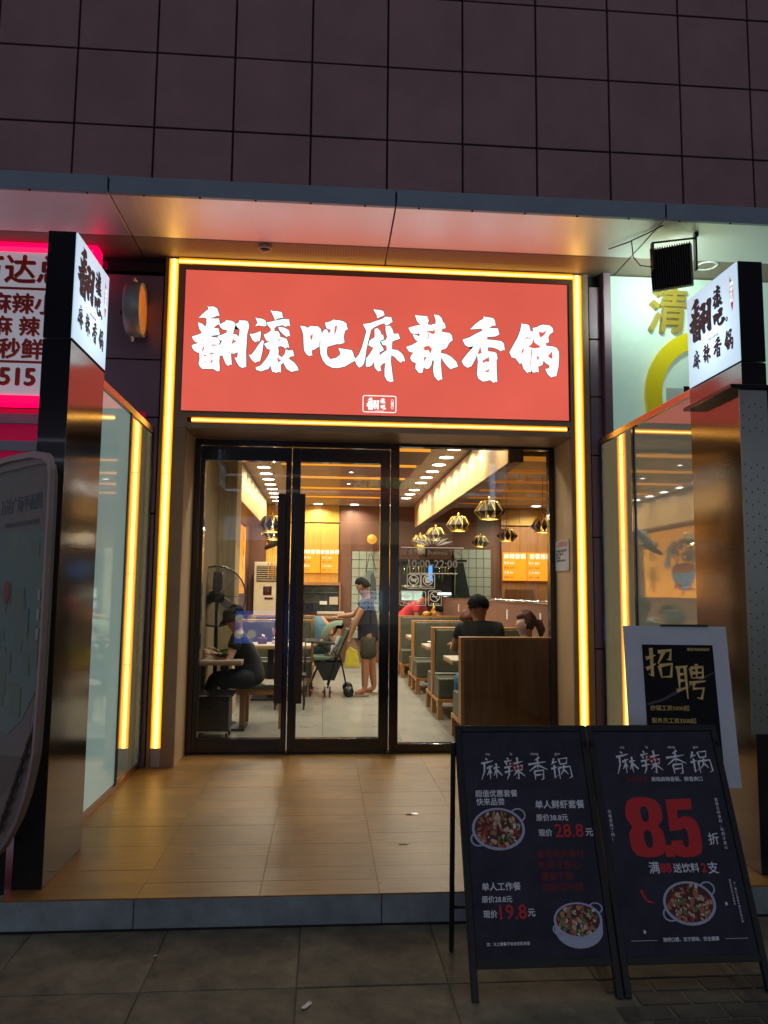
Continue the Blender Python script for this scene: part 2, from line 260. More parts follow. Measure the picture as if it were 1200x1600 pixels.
SK = {
'ma': [[(27,4),(38,12)],[(5,26),(40,20),(62,14)],[(20,24),(18,60),(2,98)],[(30,48),(60,36)],[(45,36),(44,96)],[(44,56),(30,78)],[(45,58),(54,70)],[(62,48),(92,42)],[(76,26),(74,92)],[(74,54),(62,80)],[(76,54),(98,76),(100,80)]],
'la': [[(18,2),(26,10)],[(4,20),(40,12)],[(12,24),(16,36)],[(34,20),(28,36)],[(2,46),(42,38)],[(2,66),(42,58)],[(24,40),(22,76),(10,98)],[(48,28),(92,18)],[(66,0),(68,60),(66,96),(54,90)],[(50,42),(54,60),(86,54),(90,36),(54,42)],[(64,60),(44,80)],[(68,60),(98,84)]],
'xiang': [[(62,0),(38,14)],[(6,32),(50,26),(92,20)],[(52,10),(50,52)],[(46,36),(8,62)],[(54,36),(96,56)],[(32,62),(34,100)],[(32,62),(76,58),(72,96),(60,100)],[(38,80),(70,76)]],
'guo': [[(20,6),(6,34)],[(10,26),(32,20)],[(2,52),(32,44)],[(18,36),(16,94),(34,80)],[(42,8),(48,32),(78,28),(84,4),(42,8)],[(38,48),(40,98)],[(38,48),(94,42),(98,88),(84,94)],[(66,36),(60,60),(46,78)],[(64,58),(82,76)]],
'zhao': [[(2,34),(36,24)],[(22,2),(22,88),(10,80)],[(2,66),(36,50)],[(46,14),(92,8),(86,38),(76,36)],[(66,14),(44,50)],[(48,56),(54,92)],[(48,56),(92,50),(86,88),(54,90)]],
'pin': [[(4,12),(44,6)],[(12,12),(12,76)],[(34,8),(36,98)],[(12,30),(34,28)],[(12,48),(34,46)],[(2,76),(38,66)],[(72,0),(70,40)],[(52,12),(54,42)],[(52,12),(92,8),(90,38),(54,40)],[(54,26),(90,24)],[(44,54),(98,48)],[(60,54),(56,70),(90,68),(80,98),(66,94)]],
}
# ------------------------------------------------------------------ shared materials
M_brown = mat('brown_aluminium', (.40,.26,.17), .38, .35, var=.08, vs=3)
M_blackmetal = mat('black_glossy_metal', (.018,.017,.022), .16, .2, var=.2, vs=2, coat=.5)
M_black = mat('black_paint', (.012,.012,.014), .4, var=.3, vs=12)
M_strip = emis('warm_strip_core', (1.0,.60,.14), 5.5, var=.35, vs=2.2)
M_stripmid = emis('warm_strip_mid', (1.0,.46,.02), 2.3, var=.3, vs=5)
M_stripedge = emis('warm_strip_edge', (1.0,.30,.012), 1.5, var=.4, vs=9)
M_stripoff = mat('strip_unlit', (.5,.42,.45), .3, var=.1)
M_redface = emis('sign_red_face', (.75,.115,.078), .95, var=.17, vs=1.3)
M_letter = emis('sign_letter_white', (.80,1.0,1.0), 1.25, var=.25, vs=1.2)
M_edge = mat('letter_edge', (.06,.02,.03), .6)
M_lightbox = lightbox('lightbox_white', (.56,.80,1.0), .78, 1.9)
M_ink = mat('sign_ink', (.07,.055,.10), .5)
M_steel = brushed('brushed_steel', (.25,.235,.23), .12, (1,.15,5), .08, 24, wob=.12)
M_darksteel = brushed('dark_steel', (.10,.10,.12), .22, (1,1,4), .1, 18)
M_copper = brushed('copper_rail', (.55,.36,.26), .24, (1,.2,4), .1, 20)
M_chrome = mat('chrome', (.7,.7,.72), .12, 1)
M_steeljoint = mat('joint_black', (.01,.01,.012), .8)
M_panel = mat('cladding_panel_paint', (.34,.195,.20), .55, .15, var=.07, vs=2.0, stretch=(1.6,1,.5), bump=.05, bs=120, rnd=.03)
M_fascia = mat('fascia_grey_blue', (.27,.33,.40), .42, .3, var=.08, vs=2)
M_soffit = brushed('soffit_metal', (.84,.80,.80), .48, (2,.3,1), .06, 16)
M_soffitdull = mat('soffit_perforated', (.30,.22,.17), .55, .3, var=.08, vs=5)
M_wallpurple = mat('wall_panel_purple', (.27,.17,.22), .4, .3, var=.12, vs=1.4)
M_frost = mat('frosted_pane', (.62,.80,.76), .05, var=.08, vs=1.1, coat=1, spec=.6)
M_frostglow = mat('frosted_pane_backlit', (.62,.80,.76), .05, var=.08, vs=1.1, coat=1, spec=.6, emit=(.50,.85,.80), es=.24)  # self-glow added to the left front pane to brighten it
M_frostdim = mat('frosted_pane_dim', (.36,.43,.35), .03, var=.08, vs=1.1, coat=1, spec=1, emit=(.55,.66,.50), es=.06)  # fainter self-glow added to the other panes
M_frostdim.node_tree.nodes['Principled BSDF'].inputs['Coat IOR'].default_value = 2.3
M_glass = glassmat('door_glass', (.93,.95,.93))
M_asphalt = mat('slab_concrete', (.19,.165,.105), .8, var=.55, vs=4.2, rnd=.08, bump=.35, bs=60)
M_step = mat('step_stone', (.34,.40,.42), .6, var=.3, vs=4, rnd=.05, bump=.2, bs=50)
M_dirt = mat('dark_dirt', (.02,.02,.018), .95)
M_brick = mat('paver', (.12,.10,.07), .8, var=.35, vs=7, rnd=.15, bump=.4, bs=50)
M_tan = woodmat('wood_look_tile', (.33,.16,.038), (.45,.24,.068), .39, 4, 'X', 0, dirt=.22)
M_intfloor = mat('interior_floor_tile', (.26,.255,.22), .28, var=.12, vs=2.2, coat=.2)
M_ceil = mat('ceiling_paint', (.42,.36,.31), .8, var=.04)
M_wallbrown = mat('wall_brown', (.19,.085,.05), .6, var=.06, vs=2)
M_oak = woodmat('oak_orange', (.36,.155,.045), (.48,.225,.07), .45, 3, 'X')
M_oakv = woodmat('oak_upright', (.34,.155,.05), (.46,.22,.08), .45, 3, 'Z')
M_darkwood = woodmat('dark_brown_board', (.15,.06,.02), (.22,.095,.035), .4, 2.5, 'Z')
M_paleoak = woodmat('pale_oak_panel', (.50,.29,.11), (.58,.36,.15), .5, 3, 'X')
M_yellowwood = woodmat('yellow_wood_panel', (.62,.33,.05), (.78,.44,.09), .45, 3, 'Z')
M_vinyl = mat('green_grey_vinyl', (.085,.09,.06), .42, var=.14, vs=5, bump=.06, bs=30)
M_tabletop = mat('pale_tabletop', (.55,.47,.38), .3, var=.06)
M_white = mat('white_plastic', (.72,.72,.70), .45)
M_cream = mat('cream_plastic', (.62,.54,.36), .5, var=.05)
M_skin = mat('skin', (.38,.17,.09), .5, var=.08, vs=12)
M_skin2 = mat('skin_pale', (.62,.37,.26), .5, var=.06, vs=12)
M_hair = mat('black_hair', (.005,.004,.004), .9, var=.4, vs=60, bump=.5, bs=140)
M_hairred = mat('reddish_brown_hair', (.07,.02,.014), .5, var=.4, vs=60, bump=.5, bs=140)
M_gold = mat('brass_gold', (.85,.50,.08), .35, .6)
M_lampblack = mat('lamp_black_facet', (.022,.018,.014), .55)
M_lampgrey = mat('lamp_grey_facet', (.16,.16,.11), .5)
M_bulb = emis('lamp_bulb', (1,.84,.62), 22)
M_down = emis('downlight_diffuser', (1,.95,.86), 14)
M_red = mat('red_paint', (.50,.03,.025), .5)
M_board = mat('board_navy_print', (.052,.048,.072), .5, var=.25, vs=6, bump=.05, bs=200)
M_inkwhite = mat('ink_pale_blue', (.95,.96,1.0), .6)
M_inkred = mat('ink_red', (.75,.03,.035), .6)
M_inkdimred = mat('ink_dim_red', (.20,.025,.03), .6)
M_inkgold = mat('ink_gold', (.85,.58,.20), .4, .3, var=.35, vs=14)
M_boardwhite = mat('foamboard_white', (.78,.80,.86), .6, var=.05)
M_poster = mat('poster_black', (.012,.011,.014), .4)

# ------------------------------------------------------------------ GROUND (structure)
g = box(-40, 40, -40, -2.745, -.36, -.157).build('street_ground', M_asphalt); g['kind'] = 'structure'
pv = bpy.data.objects.new('pavement', None); COL.objects.link(pv); pv['kind'] = 'structure'
slabmeshes = {}
def slab(x0, x1, y0, y1, z, m, nm, par, ht=.03, gap=.002, bev=.003):
    k = (round(x1-x0, 3), round(y1-y0, 3), nm)
    if k not in slabmeshes:
        a, b = (x1-x0)/2-gap, (y1-y0)/2-gap; mb = MB(); c = bev
        mb.add([(-a,-b,-ht),(a,-b,-ht),(a,b,-ht),(-a,b,-ht),(-a,-b,-c),(a,-b,-c),(a,b,-c),(-a,b,-c),(-a+c,-b+c,0),(a-c,-b+c,0),(a-c,b-c,0),(-a+c,b-c,0)],
               [(0,1,5,4),(1,2,6,5),(2,3,7,6),(3,0,4,7),(4,5,9,8),(5,6,10,9),(6,7,11,10),(7,4,8,11),(8,9,10,11)])
        o = mb.build(nm, m); slabmeshes[k] = o.data; bpy.data.objects.remove(o)
    o = bpy.data.objects.new(nm, slabmeshes[k]); COL.objects.link(o); o.parent = par
    o.location = ((x0+x1)/2, (y0+y1)/2, z); return o
xs = [-.09+.64*i for i in range(-5, 3)]
ys = [-2.75, -3.33, -3.97, -4.61, -5.25]
for i in range(len(xs)-1):
    for j in range(4):
        slab(xs[i], xs[i+1], ys[j+1], ys[j], -.15+random.uniform(-.0015,.0015), M_asphalt, 'paving_slab', pv, .025)
slab(1.19, 1.83, -3.33, -2.75, -.15, M_asphalt, 'paving_slab', pv, .025); slab(1.83, 2.47, -3.33, -2.75, -.151, M_asphalt, 'paving_slab', pv, .025)
slab(2.47, 3.11, -3.33, -2.75, -.15, M_asphalt, 'paving_slab', pv, .025)
for r in range(13):
    y1 = -3.335-.105*r
    for c in range(9):
        x0 = 1.195+c*.215+(.1075 if r % 2 else 0)
        slab(x0, x0+.21, y1-.1, y1, -.151+random.uniform(-.002,.002), M_brick, 'paving_brick', pv, .024, .003, .004)
# step and porch floor
st = box(-4.5, 5.5, -2.745, -2.735, -.155, -.012)
ps = bpy.data.objects.new('porch_step', None); COL.objects.link(ps); ps['kind'] = 'structure'
edges = [-4.5, -2.9, -.9, .31, 1.5, 3.1, 5.5]
for a, b in zip(edges, edges[1:]):
    box(a+.002, b-.002, -2.748, -2.70, -.172, -.006).build('step_stone', M_step, ps, .004)
box(-4.5, 5.5, -2.758, -2.742, -.172, -.142).build('dirt_joint', M_dirt, ps, kind='stuff')
box(-4.5, 5.5, -2.70, .60, -.30, -.005).build('step_core', M_step, ps)
pf = bpy.data.objects.new('porch_floor', None); COL.objects.link(pf); pf['kind'] = 'structure'
px = [-1.532, -.89, -.295, .30, .895, 1.49, 2.085, 2.5]
yy = -2.748; k = 0
while yy < .50:
    y2 = min(yy+.1905, .553)
    for i in range(7):
        slab(px[i], px[i+1], yy, y2, random.uniform(-.0006,.0006), M_tan, 'floor_plank', pf, .022, .0007, .0006)
    yy = y2
box(-4.5, -1.535, -2.748, -.02, -.024, -.001).build('floor_edge', M_step, pf); box(2.503, 5.5, -2.748, -.02, -.024, -.001).build('floor_edge', M_step, pf)

# ------------------------------------------------------------------ BUILDING above and beside
bld = thing('mall_building', 'dark purple panelled mall wall with a grey metal canopy above the restaurant front', 'building', (0, -.5, 4.47))
xj = [-1.9708+.6*i for i in range(-4, 13)]
zj = [4.60, 5.03, 5.645, 6.26, 6.875]
for i in range(len(xj)-1):
    for j in range(len(zj)-1):
        yo = random.uniform(-.002, .002)
        box(xj[i]+.008, xj[i+1]-.008, -1.06+yo, -1.03, zj[j]+(.008 if j else .0), zj[j+1]-.008).build('cladding_panel', M_panel, bld, .003)
box(-4.5, 6.0, -1.03, -.6, 4.62, 6.9).build('panel_backing', mat('joint_grey', (.05,.04,.05), .9), bld)
fx = [-4.6, -1.682, .50, 2.663, 4.9, 6.2]
for a, b in zip(fx, fx[1:]):
    box(a+.007, b-.007, -1.10, -1.062, 4.465, 4.602).build('fascia_panel', M_fascia, bld, .004)
    box(a+.006, b-.006, -1.096, -.37, 4.474, 4.50).build('soffit_panel', M_soffit, bld, .003)
    box(a+.006, b-.006, -.366, .30, 4.474, 4.50).build('vent_panel', M_soffitdull, bld, .002)
box(-4.6, 4.9, -1.0, .3, 4.51, 4.60).build('canopy_core', M_steeljoint, bld)
pm = MB()
for i in range(150):
    x = -1.25+i*.024; pm.box(x, x+.011, -.355, -.13, 4.470, 4.4735)
pm.build('perforation_ribs', mat('rib_brown', (.42,.27,.15), .5, .4), bld, kind='stuff')
rv = MB()
for i in range(19): rv.ball((-3.1+i*.42, -1.085, 4.461), .009, .009, .006, 6, 4)
rv.build('rivets', M_steeljoint, bld, kind='stuff')
# wall panels either side of the portal
for (x0, x1, zs) in ((-2.05, -1.49, (2.15,3.0,3.52,4.30)), (2.42, 2.53, (0,1.0,2.0,2.75,3.30,3.85,4.36))):
    for a, b in zip(zs, zs[1:]): box(x0, x1, .02, .06, a+.006, b-.006).build('wall_panel', M_wallpurple, bld, .003)
box(-2.05, -1.49, .02, .06, 0, 2.14).build('wall_panel', M_wallpurple, bld, .003)
box(-2.05, -1.49, .0, .06, 4.32, 4.40).build('panel_trim', M_blackmetal, bld)
box(-4.6, -1.48, .07, .5, 0, 4.47).build('wall_core', M_steeljoint, bld); box(2.41, 4.9, .08, .5, 0, 4.47).build('wall_core', M_steeljoint, bld)
box(2.535, 2.60, -.06, .06, 2.3, 4.465).build('corner_trim', M_wallpurple, bld)
box(-1.28, 2.25, .56, .62, 2.96, 4.4).build('header_wall', M_steeljoint, bld)

# ------------------------------------------------------------------ PORTAL with warm light strips
po = thing('shop_portal', 'brown metal portal framing the entrance, outlined by warm yellow light strips', 'shop front', (.465, 0, 0))
ZT, ZB = 4.434, 2.985
def seg(x0, x1, z0, z1, y0=0, y1=.03, nm='frame_panel', m=M_brown): box(x0, x1, y0, y1, z0, z1).build(nm, m, po, .0015)
seg(-1.474, -1.444, 0, 4.468, 0, .55); seg(-1.358, -1.245, 0, ZB-.075, 0, .03)
seg(-1.358, -1.245, ZB-.073, ZT-.026, 0, .03); seg(-1.358, -1.245, ZT+.032, 4.468, 0, .03)
seg(2.348, 2.405, 0, 4.468, 0, .55); seg(2.222, 2.262, 0, ZB-.075, 0, .03); seg(2.222, 2.262, ZB-.073, ZT-.026, 0, .03); seg(2.222, 2.262, ZT+.032, 4.468, 0, .03)
seg(-1.243, 2.220, ZT+.03, 4.468); seg(-1.243, 2.220, 4.352, ZT-.024); seg(-1.243, 2.220, ZB+.024, 3.06); seg(-1.243, 2.22, ZB-.075, ZB-.022)
seg(-1.243, 2.22, 3.06, 4.352, .034, .06)
M_reveal = mat('reveal_tan', (.66,.46,.27), .5, .0, var=.06, vs=2)
seg(-1.30, -1.245, 0, ZB-.075, .032, .60, 'reveal_panel', M_reveal); seg(2.222, 2.29, 0, ZB-.075, .032, .60, 'reveal_panel', M_reveal)
seg(-1.243, 2.22, ZB-.075, ZB-.05, .032, .60, 'lintel_panel', M_brown)
def strip(x0, x1, z0, z1, vert):
    k = .27
    if vert:
        w_ = (x1-x0)*k; o = box(x0+w_, x1-w_, .011, .028, z0, z1).build('light_strip', M_strip, po)
        for a, b in ((x0, x0+w_-.0005), (x1-w_+.0005, x1)): box(a, b, .013, .028, z0, z1).build('strip_diffuser', M_stripmid, po)
    else:
        w_ = (z1-z0)*k; o = box(x0, x1, .011, .028, z0+w_, z1-w_).build('light_strip', M_strip, po)
        for a, b in ((z0, z0+w_-.0005), (z1-w_+.0005, z1)): box(x0, x1, .013, .028, a, b).build('strip_diffuser', M_stripmid, po)
    e = .009; mb = MB()
    if vert: mb.box(x0-e, x0-.0005, .008, .026, z0, z1); mb.box(x1+.0005, x1+e, .008, .026, z0, z1)
    else: mb.box(x0, x1, .008, .026, z0-e, z0-.0005); mb.box(x0, x1, .008, .026, z1+.0005, z1+e)
    mb.build('diffuser_edge', M_stripedge, o); return o
strip(-1.432, -1.370, .16, ZT+.02, True); strip(2.274, 2.336, .02, ZT+.02, True)
strip(-1.3605, 2.2645, ZT-.014, ZT+.020, False); strip(-1.20, 2.19, ZB-.010, ZB+.012, False)
for z in (.95, 1.72, 2.60, 3.48):
    for x0, x1 in ((-1.4325, -1.3695), (2.2735, 2.3365)): box(x0, x1, .008, .0105, z+x0*.07, z+.006+x0*.07).build('strip_joint', M_stripedge, po)
for x in (-.75, .2, 1.1, 1.7): box(x, x+.006, .008, .0105, ZT-.014, ZT+.02).build('strip_joint', M_stripedge, po)
box(-1.441, -1.361, .012, .028, 0.002, .158).build('strip_end', M_stripoff, po); box(-1.441, -1.361, .012, .028, ZT+.022, 4.466).build('strip_end', M_stripoff, po)
box(2.265, 2.345, .012, .028, ZT+.022, 4.466).build('strip_end', M_stripoff, po)
box(-1.443, -1.359, .029, .06, 0, 4.468).build('strip_channel', M_brown, po); box(2.263, 2.347, .029, .06, 0, 4.468).build('strip_channel', M_brown, po)

# ------------------------------------------------------------------ MAIN SIGN
sg = thing('shop_sign', 'large lit red sign with seven white brush characters over the doors', 'sign', (.455, 0, 3.0))
box(-1.29, 2.2, -.012, .032, 3.063, 4.349).build('sign_face', M_redface, sg)
fr = MB()
for a in ((-1.296,-1.291,3.057,4.355),(2.201,2.206,3.057,4.355)): fr.box(a[0], a[1], -.016, .03, a[2], a[3])
for a in ((3.057,3.062),(4.350,4.355)): fr.box(-1.2905, 2.2005, -.016, .03, a[0], a[1])
fr.build('sign_rim', mat('sign_rim_red', (.35,.05,.04), .4), sg)
for key in ('fan','gun','ba','ma','la','xiang','guo'):
    polys = GLYPH[key]; mb = MB(FRONT(0, -.013, 3.0)); me = MB(FRONT(0, -.0125, 3.0))
    for i, p in enumerate(polys):
        loops = [[(l[k]/1000, l[k+1]/1000) for k in range(0, len(l), 2)] for l in p]
        mb.plate(loops, .001, .004+i*.0006)
        o = loops[0]; A = sum(o[k][0]*o[(k+1) % len(o)][1]-o[(k+1) % len(o)][0]*o[k][1] for k in range(len(o)))
        sgn = -1 if A > 0 else 1; off = []
        for k in range(len(o)):
            d = (Vector(o[(k+1) % len(o)])-Vector(o[k-1])).normalized(); off.append((o[k][0]-sgn*d.y*.0055, o[k][1]+sgn*d.x*.0055))
        me.plate([off]+loops[1:], .0002, .0016+i*.0003)
    c = mb.build('character', M_letter, sg); me.build('character_outline', M_edge, c)
def logo(M, mi, mred, par, H, d=.003):
    """brand mark: big first character, two small ones stacked, a small chilli seal; H = height of the mark"""
    mb = MB(M); put_glyph(mb, 'fan', -.85*H, -.5*H, 1.0*H, 1.0*H, d); mb.build('logo_character', mi, par)
    mb = MB(M); put_glyph(mb, 'gun', .22*H, .06*H, .42*H, .42*H, d); mb.build('logo_character', mi, par)
    mb = MB(M); put_glyph(mb, 'ba', .24*H, -.44*H, .44*H, .40*H, d); mb.build('logo_character', mi, par)
bd = MB(FRONT(.462, -.0125, 3.168))
bw, bh = .152, .078
def rrect(w, h, r, n=5):
    P = []
    for cx, cy, a0 in ((w-r, h-r, 0), (-w+r, h-r, 90), (-w+r, -h+r, 180), (w-r, -h+r, 270)):
        for k in range(n+1): a = math.radians(a0+90*k/n); P.append((cx+r*math.cos(a), cy+r*math.sin(a)))
    return P
bd.plate([rrect(bw, bh, .02), rrect(bw-.007, bh-.007, .014)[::-1]], 0, .002)
bo = bd.build('badge_border', M_letter, sg)
logo(FRONT(.442, -.0125, 3.168), M_letter, None, bo, .115, .002)
text('FAN GUN BA', .013, FRONT(.46, -.0145, 3.104), M_letter, bo)
seal = MB(FRONT(.577, -.0125, 3.168)); seal.plate([rrect(.011, .045, .010), rrect(.008, .042, .007)[::-1]], 0, .0015); seal.build('seal_outline', M_letter, bo)
text('香\n辣\n麻', .018, FRONT(.577, -.0145, 3.165), M_letter, bo, space_line=.9)

# ------------------------------------------------------------------ SIDE PILLARS with lit signs
def pillar(side):
    L = side < 0
    xi = -1.38 if L else 2.36; xo = -1.53 if L else 2.505
    p = thing('sign_pillar', ('black and steel sign pillar left of the entrance, lit white box sign on its inner side' if L else
              'black and steel sign pillar right of the entrance, lit white box sign above a black shelf'), 'sign', (xi, -2.3, 0))
    s = 1 if L else -1
    def xr(a, b): a, b = xi-s*a, xi-s*b; return (min(a, b), max(a, b))
    x = xr(.002, .15); box(x[0], x[1], -2.615, -2.0, .0, 2.825).build('pillar_core', M_blackmetal, p, .002)
    x = xr(0, .0018); box(x[0], x[1], -2.617, -1.998, 0.005, 2.822).build('steel_sheet', M_steel, p)
    x = xr(.004, .15); box(x[0], x[1], -2.617, -1.999, 2.832, 3.43).build('sign_box', M_blackmetal, p, .003)
    x = xr(-.004, .0035); box(x[0], x[1], -2.612, -2.003, 2.836, 3.426).build('sign_face', M_lightbox, p)
    M = frame((xi+s*.0045, -2.3075, 3.131), (0, s, 0), (0,0,1))
    for key, a in (('fan',(-.275,-.03,.29,.29)),('gun',(.03,.10,.115,.14)),('ba',(.022,-.02,.145,.11))):
        mb = MB(M); put_glyph(mb, key, *a, .003); mb.build('logo_character', M_ink, p)
    q = MB(M); q.plate([[(.182+.012*math.cos(i*.63), -.005+.015*math.sin(i*.63)) for i in range(10)], [(.182+.006*math.cos(-i*.63), -.005+.008*math.sin(-i*.63)) for i in range(10)]], 0, .002); q.build('logo_dot', M_ink, p)
    for k, key in enumerate(('ma','la','xiang','guo')):
        mb = MB(M); put_glyph(mb, key, -.245+k*.13, -.205, .10, .13, .001); mb.build('character', M_ink, p)
    text('FAN GUN BA', .02, M @ Matrix.Translation((.02, -.06, 0)), M_ink, p)
    chili = MB(M); pts = [(.232,.235),(.238,.218),(.252,.20),(.262,.15),(.262,.09),(.254,.045),(.246,.02),(.238,.05),(.228,.10),(.224,.16),(.228,.20),(.229,.215)]
    chili.plate([pts], 0, .001); c = chili.build('chilli_seal', mat('seal_red', (.55,.03,.04), .5, emit=(.8,.03,.05), es=.35), p)
    text('麻\n辣\n香\n锅', .034, M @ Matrix.Translation((.244, .135, .0012)), M_letter, c, space_line=.95)
    return p
PL = pillar(-1); PR = pillar(1)
mb = MB(); mb.box(-1.5, -1.376, -2.618, -2.0, 2.822, 2.834); mb.build('shadow_gap', M_steeljoint, PL)
sh = MB(); sh.box(2.28, 3.4, -2.64, -2.06, 2.665, 2.69); sh.build('shelf', M_blackmetal, PR, .003)
# perforated steel sheet on the front of the right pillar
perf = MB(); perf.box(2.336, 2.503, -2.623, -2.6185, .74, 2.66); pfo = perf.build('perforated_sheet', brushed('perforated_steel', (.42,.40,.40), .32, (1,.2,4), .1, 20), PR)
holes = MB()
for r in range(26):
    for c in range(4):
        if r in (3, 4, 14) : continue
        x = 2.355+c*.036; z = 2.58-r*.07-(c % 2)*.02; holes.add([(x+.0042*math.cos(a), -2.6236, z+.0055*math.sin(a)) for a in [k*math.pi/3 for k in range(6)]], [(5,4,3,2,1,0)])
holes.build('punched_holes', M_steeljoint, pfo, kind='stuff')
cab = thing('steel_cabinet', 'dark glossy cabinet at the right edge of the photo, beside the perforated pillar', 'cabinet', (3.0, -2.4, 0))
box(2.508, 3.5, -2.62, -2.02, .0, 2.66).build('cabinet_body', M_blackmetal, cab, .004)
box(2.56, 3.45, -2.626, -2.621, .3, 2.0).build('cabinet_door', M_darksteel, cab, .003)
cb = MB(); cb.tube([(2.475,-2.66,.52),(2.478,-2.665,.42),(2.488,-2.67,.34),(2.50,-2.675,.27)], .004, 6); cb.ball((2.487,-2.67,.30), .013, .013, .022)
tag(cb.build('white_cable', M_white), 'short white cable with a plug hanging by the dark cabinet', 'cable')

# ------------------------------------------------------------------ SIDE GLASS SCREENS
def screen(side):
    L = side < 0; x = -1.533 if L else 2.50; s = 1 if L else -1
    t = thing('glass_screen', 'frosted glass screen with copper rail on the %s side of the porch' % ('left' if L else 'right'), 'partition', (x, -1, 0))
    xa, xb = (x-.012, x) if L else (x, x+.012)
    Y0, YM, Y1 = -1.99, -.733, (.015 if L else .0)
    for a, b in ((Y0, YM-.02), (YM+.02, Y1-.02)): box(xa, xb, a, b, .055, 2.845).build('glass_pane', M_frostglow if L and a < -1 else M_frostdim, t, .001)
    x0, x1 = (x-.035, x+.012) if L else (x-.012, x+.035)
    box(x0, x1, YM-.019, YM+.019, .05, 2.85).build('mullion', M_blackmetal, t, .002)
    box(x0, x1, Y1-.019, Y1, .05, 2.85).build('mullion', M_blackmetal, t, .002)
    box(x0, x1+.004 if L else x1, Y0, Y1, 2.852, 2.905).build('top_rail', M_copper, t, .003)
    box(x0, x1, Y0, Y1, .001, .048).build('bottom_rail', M_copper, t, .002)
    b = MB()
    for yb, zb in ((-.68, .10), (-.06, .10), (-.06, 2.80)): b.lathe([(0,0),(.007,0),(.007,.003),(0,.003)], (x+s*.001, yb, zb), 8, 'X')
    b.build('pane_clips', M_steeljoint, t, kind='stuff')
    return t
screen(-1); screen(1)
# ------------------------------------------------------------------ DOORS
D0, D1 = .53, .585
def decalmat(name):
    m = bpy.data.materials.new(name); m.use_nodes = True; nt = m.node_tree; N = nt.nodes; N.remove(N['Principled BSDF'])
    t = N.new('ShaderNodeBsdfTranslucent'); t.inputs[0].default_value = (1,.97,.92,1); d = N.new('ShaderNodeBsdfDiffuse'); d.inputs[0].default_value = (.95,.93,.90,1); mx = N.new('ShaderNodeMixShader'); mx.inputs[0].default_value = .35
    nt.links.new(t.outputs[0], mx.inputs[1]); nt.links.new(d.outputs[0], mx.inputs[2]); nt.links.new(mx.outputs[0], N['Material Output'].inputs[0]); return m
M_stick = mat('sticker_grey', (.34,.34,.33), .6); M_decal = decalmat('decal_frosted')
df = thing('door_frame', 'black metal frame around the double glass doors and fixed window', 'door frame', (.45, .55, 0))
def fb(nm, m, par, x0, x1, z0, z1, y0=D0-.02, y1=D1+.02, bev=.003): return box(x0, x1, y0, y1, z0, z1).build(nm, m, par, bev)
fb('jamb', M_blackmetal, df, -1.243, -1.19, 0, 2.91); fb('jamb', M_blackmetal, df, 2.165, 2.22, 0, 2.91)
fb('head_bar', M_blackmetal, df, -1.19, .612, 2.858, 2.91); fb('head_bar', M_blackmetal, df, .70, 2.165, 2.885, 2.91)
fb('post', M_blackmetal, df, .614, .698, 0, 2.91); fb('sill', M_blackmetal, df, -1.19, 2.165, 0, .012, .5, .62)
fb('fixed_bottom_rail', M_blackmetal, df, .70, 2.165, .013, .085)
gp = box(.70, 2.165, .555, .561, .087, 2.883).build('window_pane', M_glass, df)
def leaf(x0, x1, gx0, gx1, lab, hx):
    t = thing('glass_door', lab, 'door', ((x0+x1)/2, .555, 0), 'double entrance doors')
    fb('stile', M_blackmetal, t, x0, gx0, .016, 2.848); fb('stile', M_blackmetal, t, gx1, x1, .016, 2.848)
    fb('top_rail', M_blackmetal, t, gx0+.001, gx1-.001, 2.715, 2.848); fb('bottom_rail', M_blackmetal, t, gx0+.001, gx1-.001, .016, .135)
    box(gx0, gx1, .552, .558, .136, 2.714).build('glass', M_glass, t)
    h = box(hx-.036, hx+.036, .455, .475, .46, 2.40).build('handle', mat('handle_dark_brown', (.045,.02,.018), .5), t, .004)
    for z in (.62, 1.4, 2.2): MB().cyl((hx, .476, z), (hx, .509, z), .011, n=10).build('handle_bracket', M_steeljoint, h)
    return t
dl = leaf(-1.186, -.334, -1.145, -.385, 'left glass door leaf with a small red PUSH sticker', -.415)
dr = leaf(-.326, .608, -.247, .517, 'right glass door leaf with a square grey PULL sticker', -.232)
for c in (bpy.data.objects['jamb'],): pass
sk = box(-.578, -.498, .5475, .5495, 1.445, 1.528).build('push_sticker', M_red, dl); text('推', .06, FRONT(-.538, .547, 1.495), M_letter if False else M_white, sk)
text('PUSH', .014, FRONT(-.538, .547, 1.458), M_white, sk)
sk = box(-.212, -.068, .5475, .5495, 1.272, 1.378).build('pull_sticker', M_stick, dr); text('拉', .075, FRONT(-.135, .547, 1.335), M_ink, sk); text('PULL', .016, FRONT(-.135, .547, 1.287), M_ink, sk)
WF = lambda x, z: FRONT(x, .553, z)
text('营业时间 Business Time', .058, WF(1.02, 1.868), M_decal, gp, bold=.012)
text('10:00-22:00', .105, WF(1.02, 1.755), M_decal, gp, bold=.02)
wifi = MB(WF(0, 0))
for z, a, b in ((1.915, .72, 1.33), (1.668, .80, 1.27)): wifi.plate([[(a,z-.004),(b,z-.004),(b,z+.004),(a,z+.004)]], 0, .001)
for k, (a, ln) in enumerate(((20,.17),(38,.15),(60,.12),(85,.10),(115,.12),(140,.15),(160,.17))):
    a = math.radians(a); ux, uz = math.cos(a), math.sin(a); cx, cz = 1.03+ux*.04, 1.925+uz*.02
    wifi.plate([[(cx, cz), (cx+ux*ln*.5+uz*.012, cz+uz*ln*.5-ux*.012), (cx+ux*ln, cz+uz*ln*.8), (cx+ux*ln*.5-uz*.012, cz+uz*ln*.5+ux*.012)]], 0, .001)
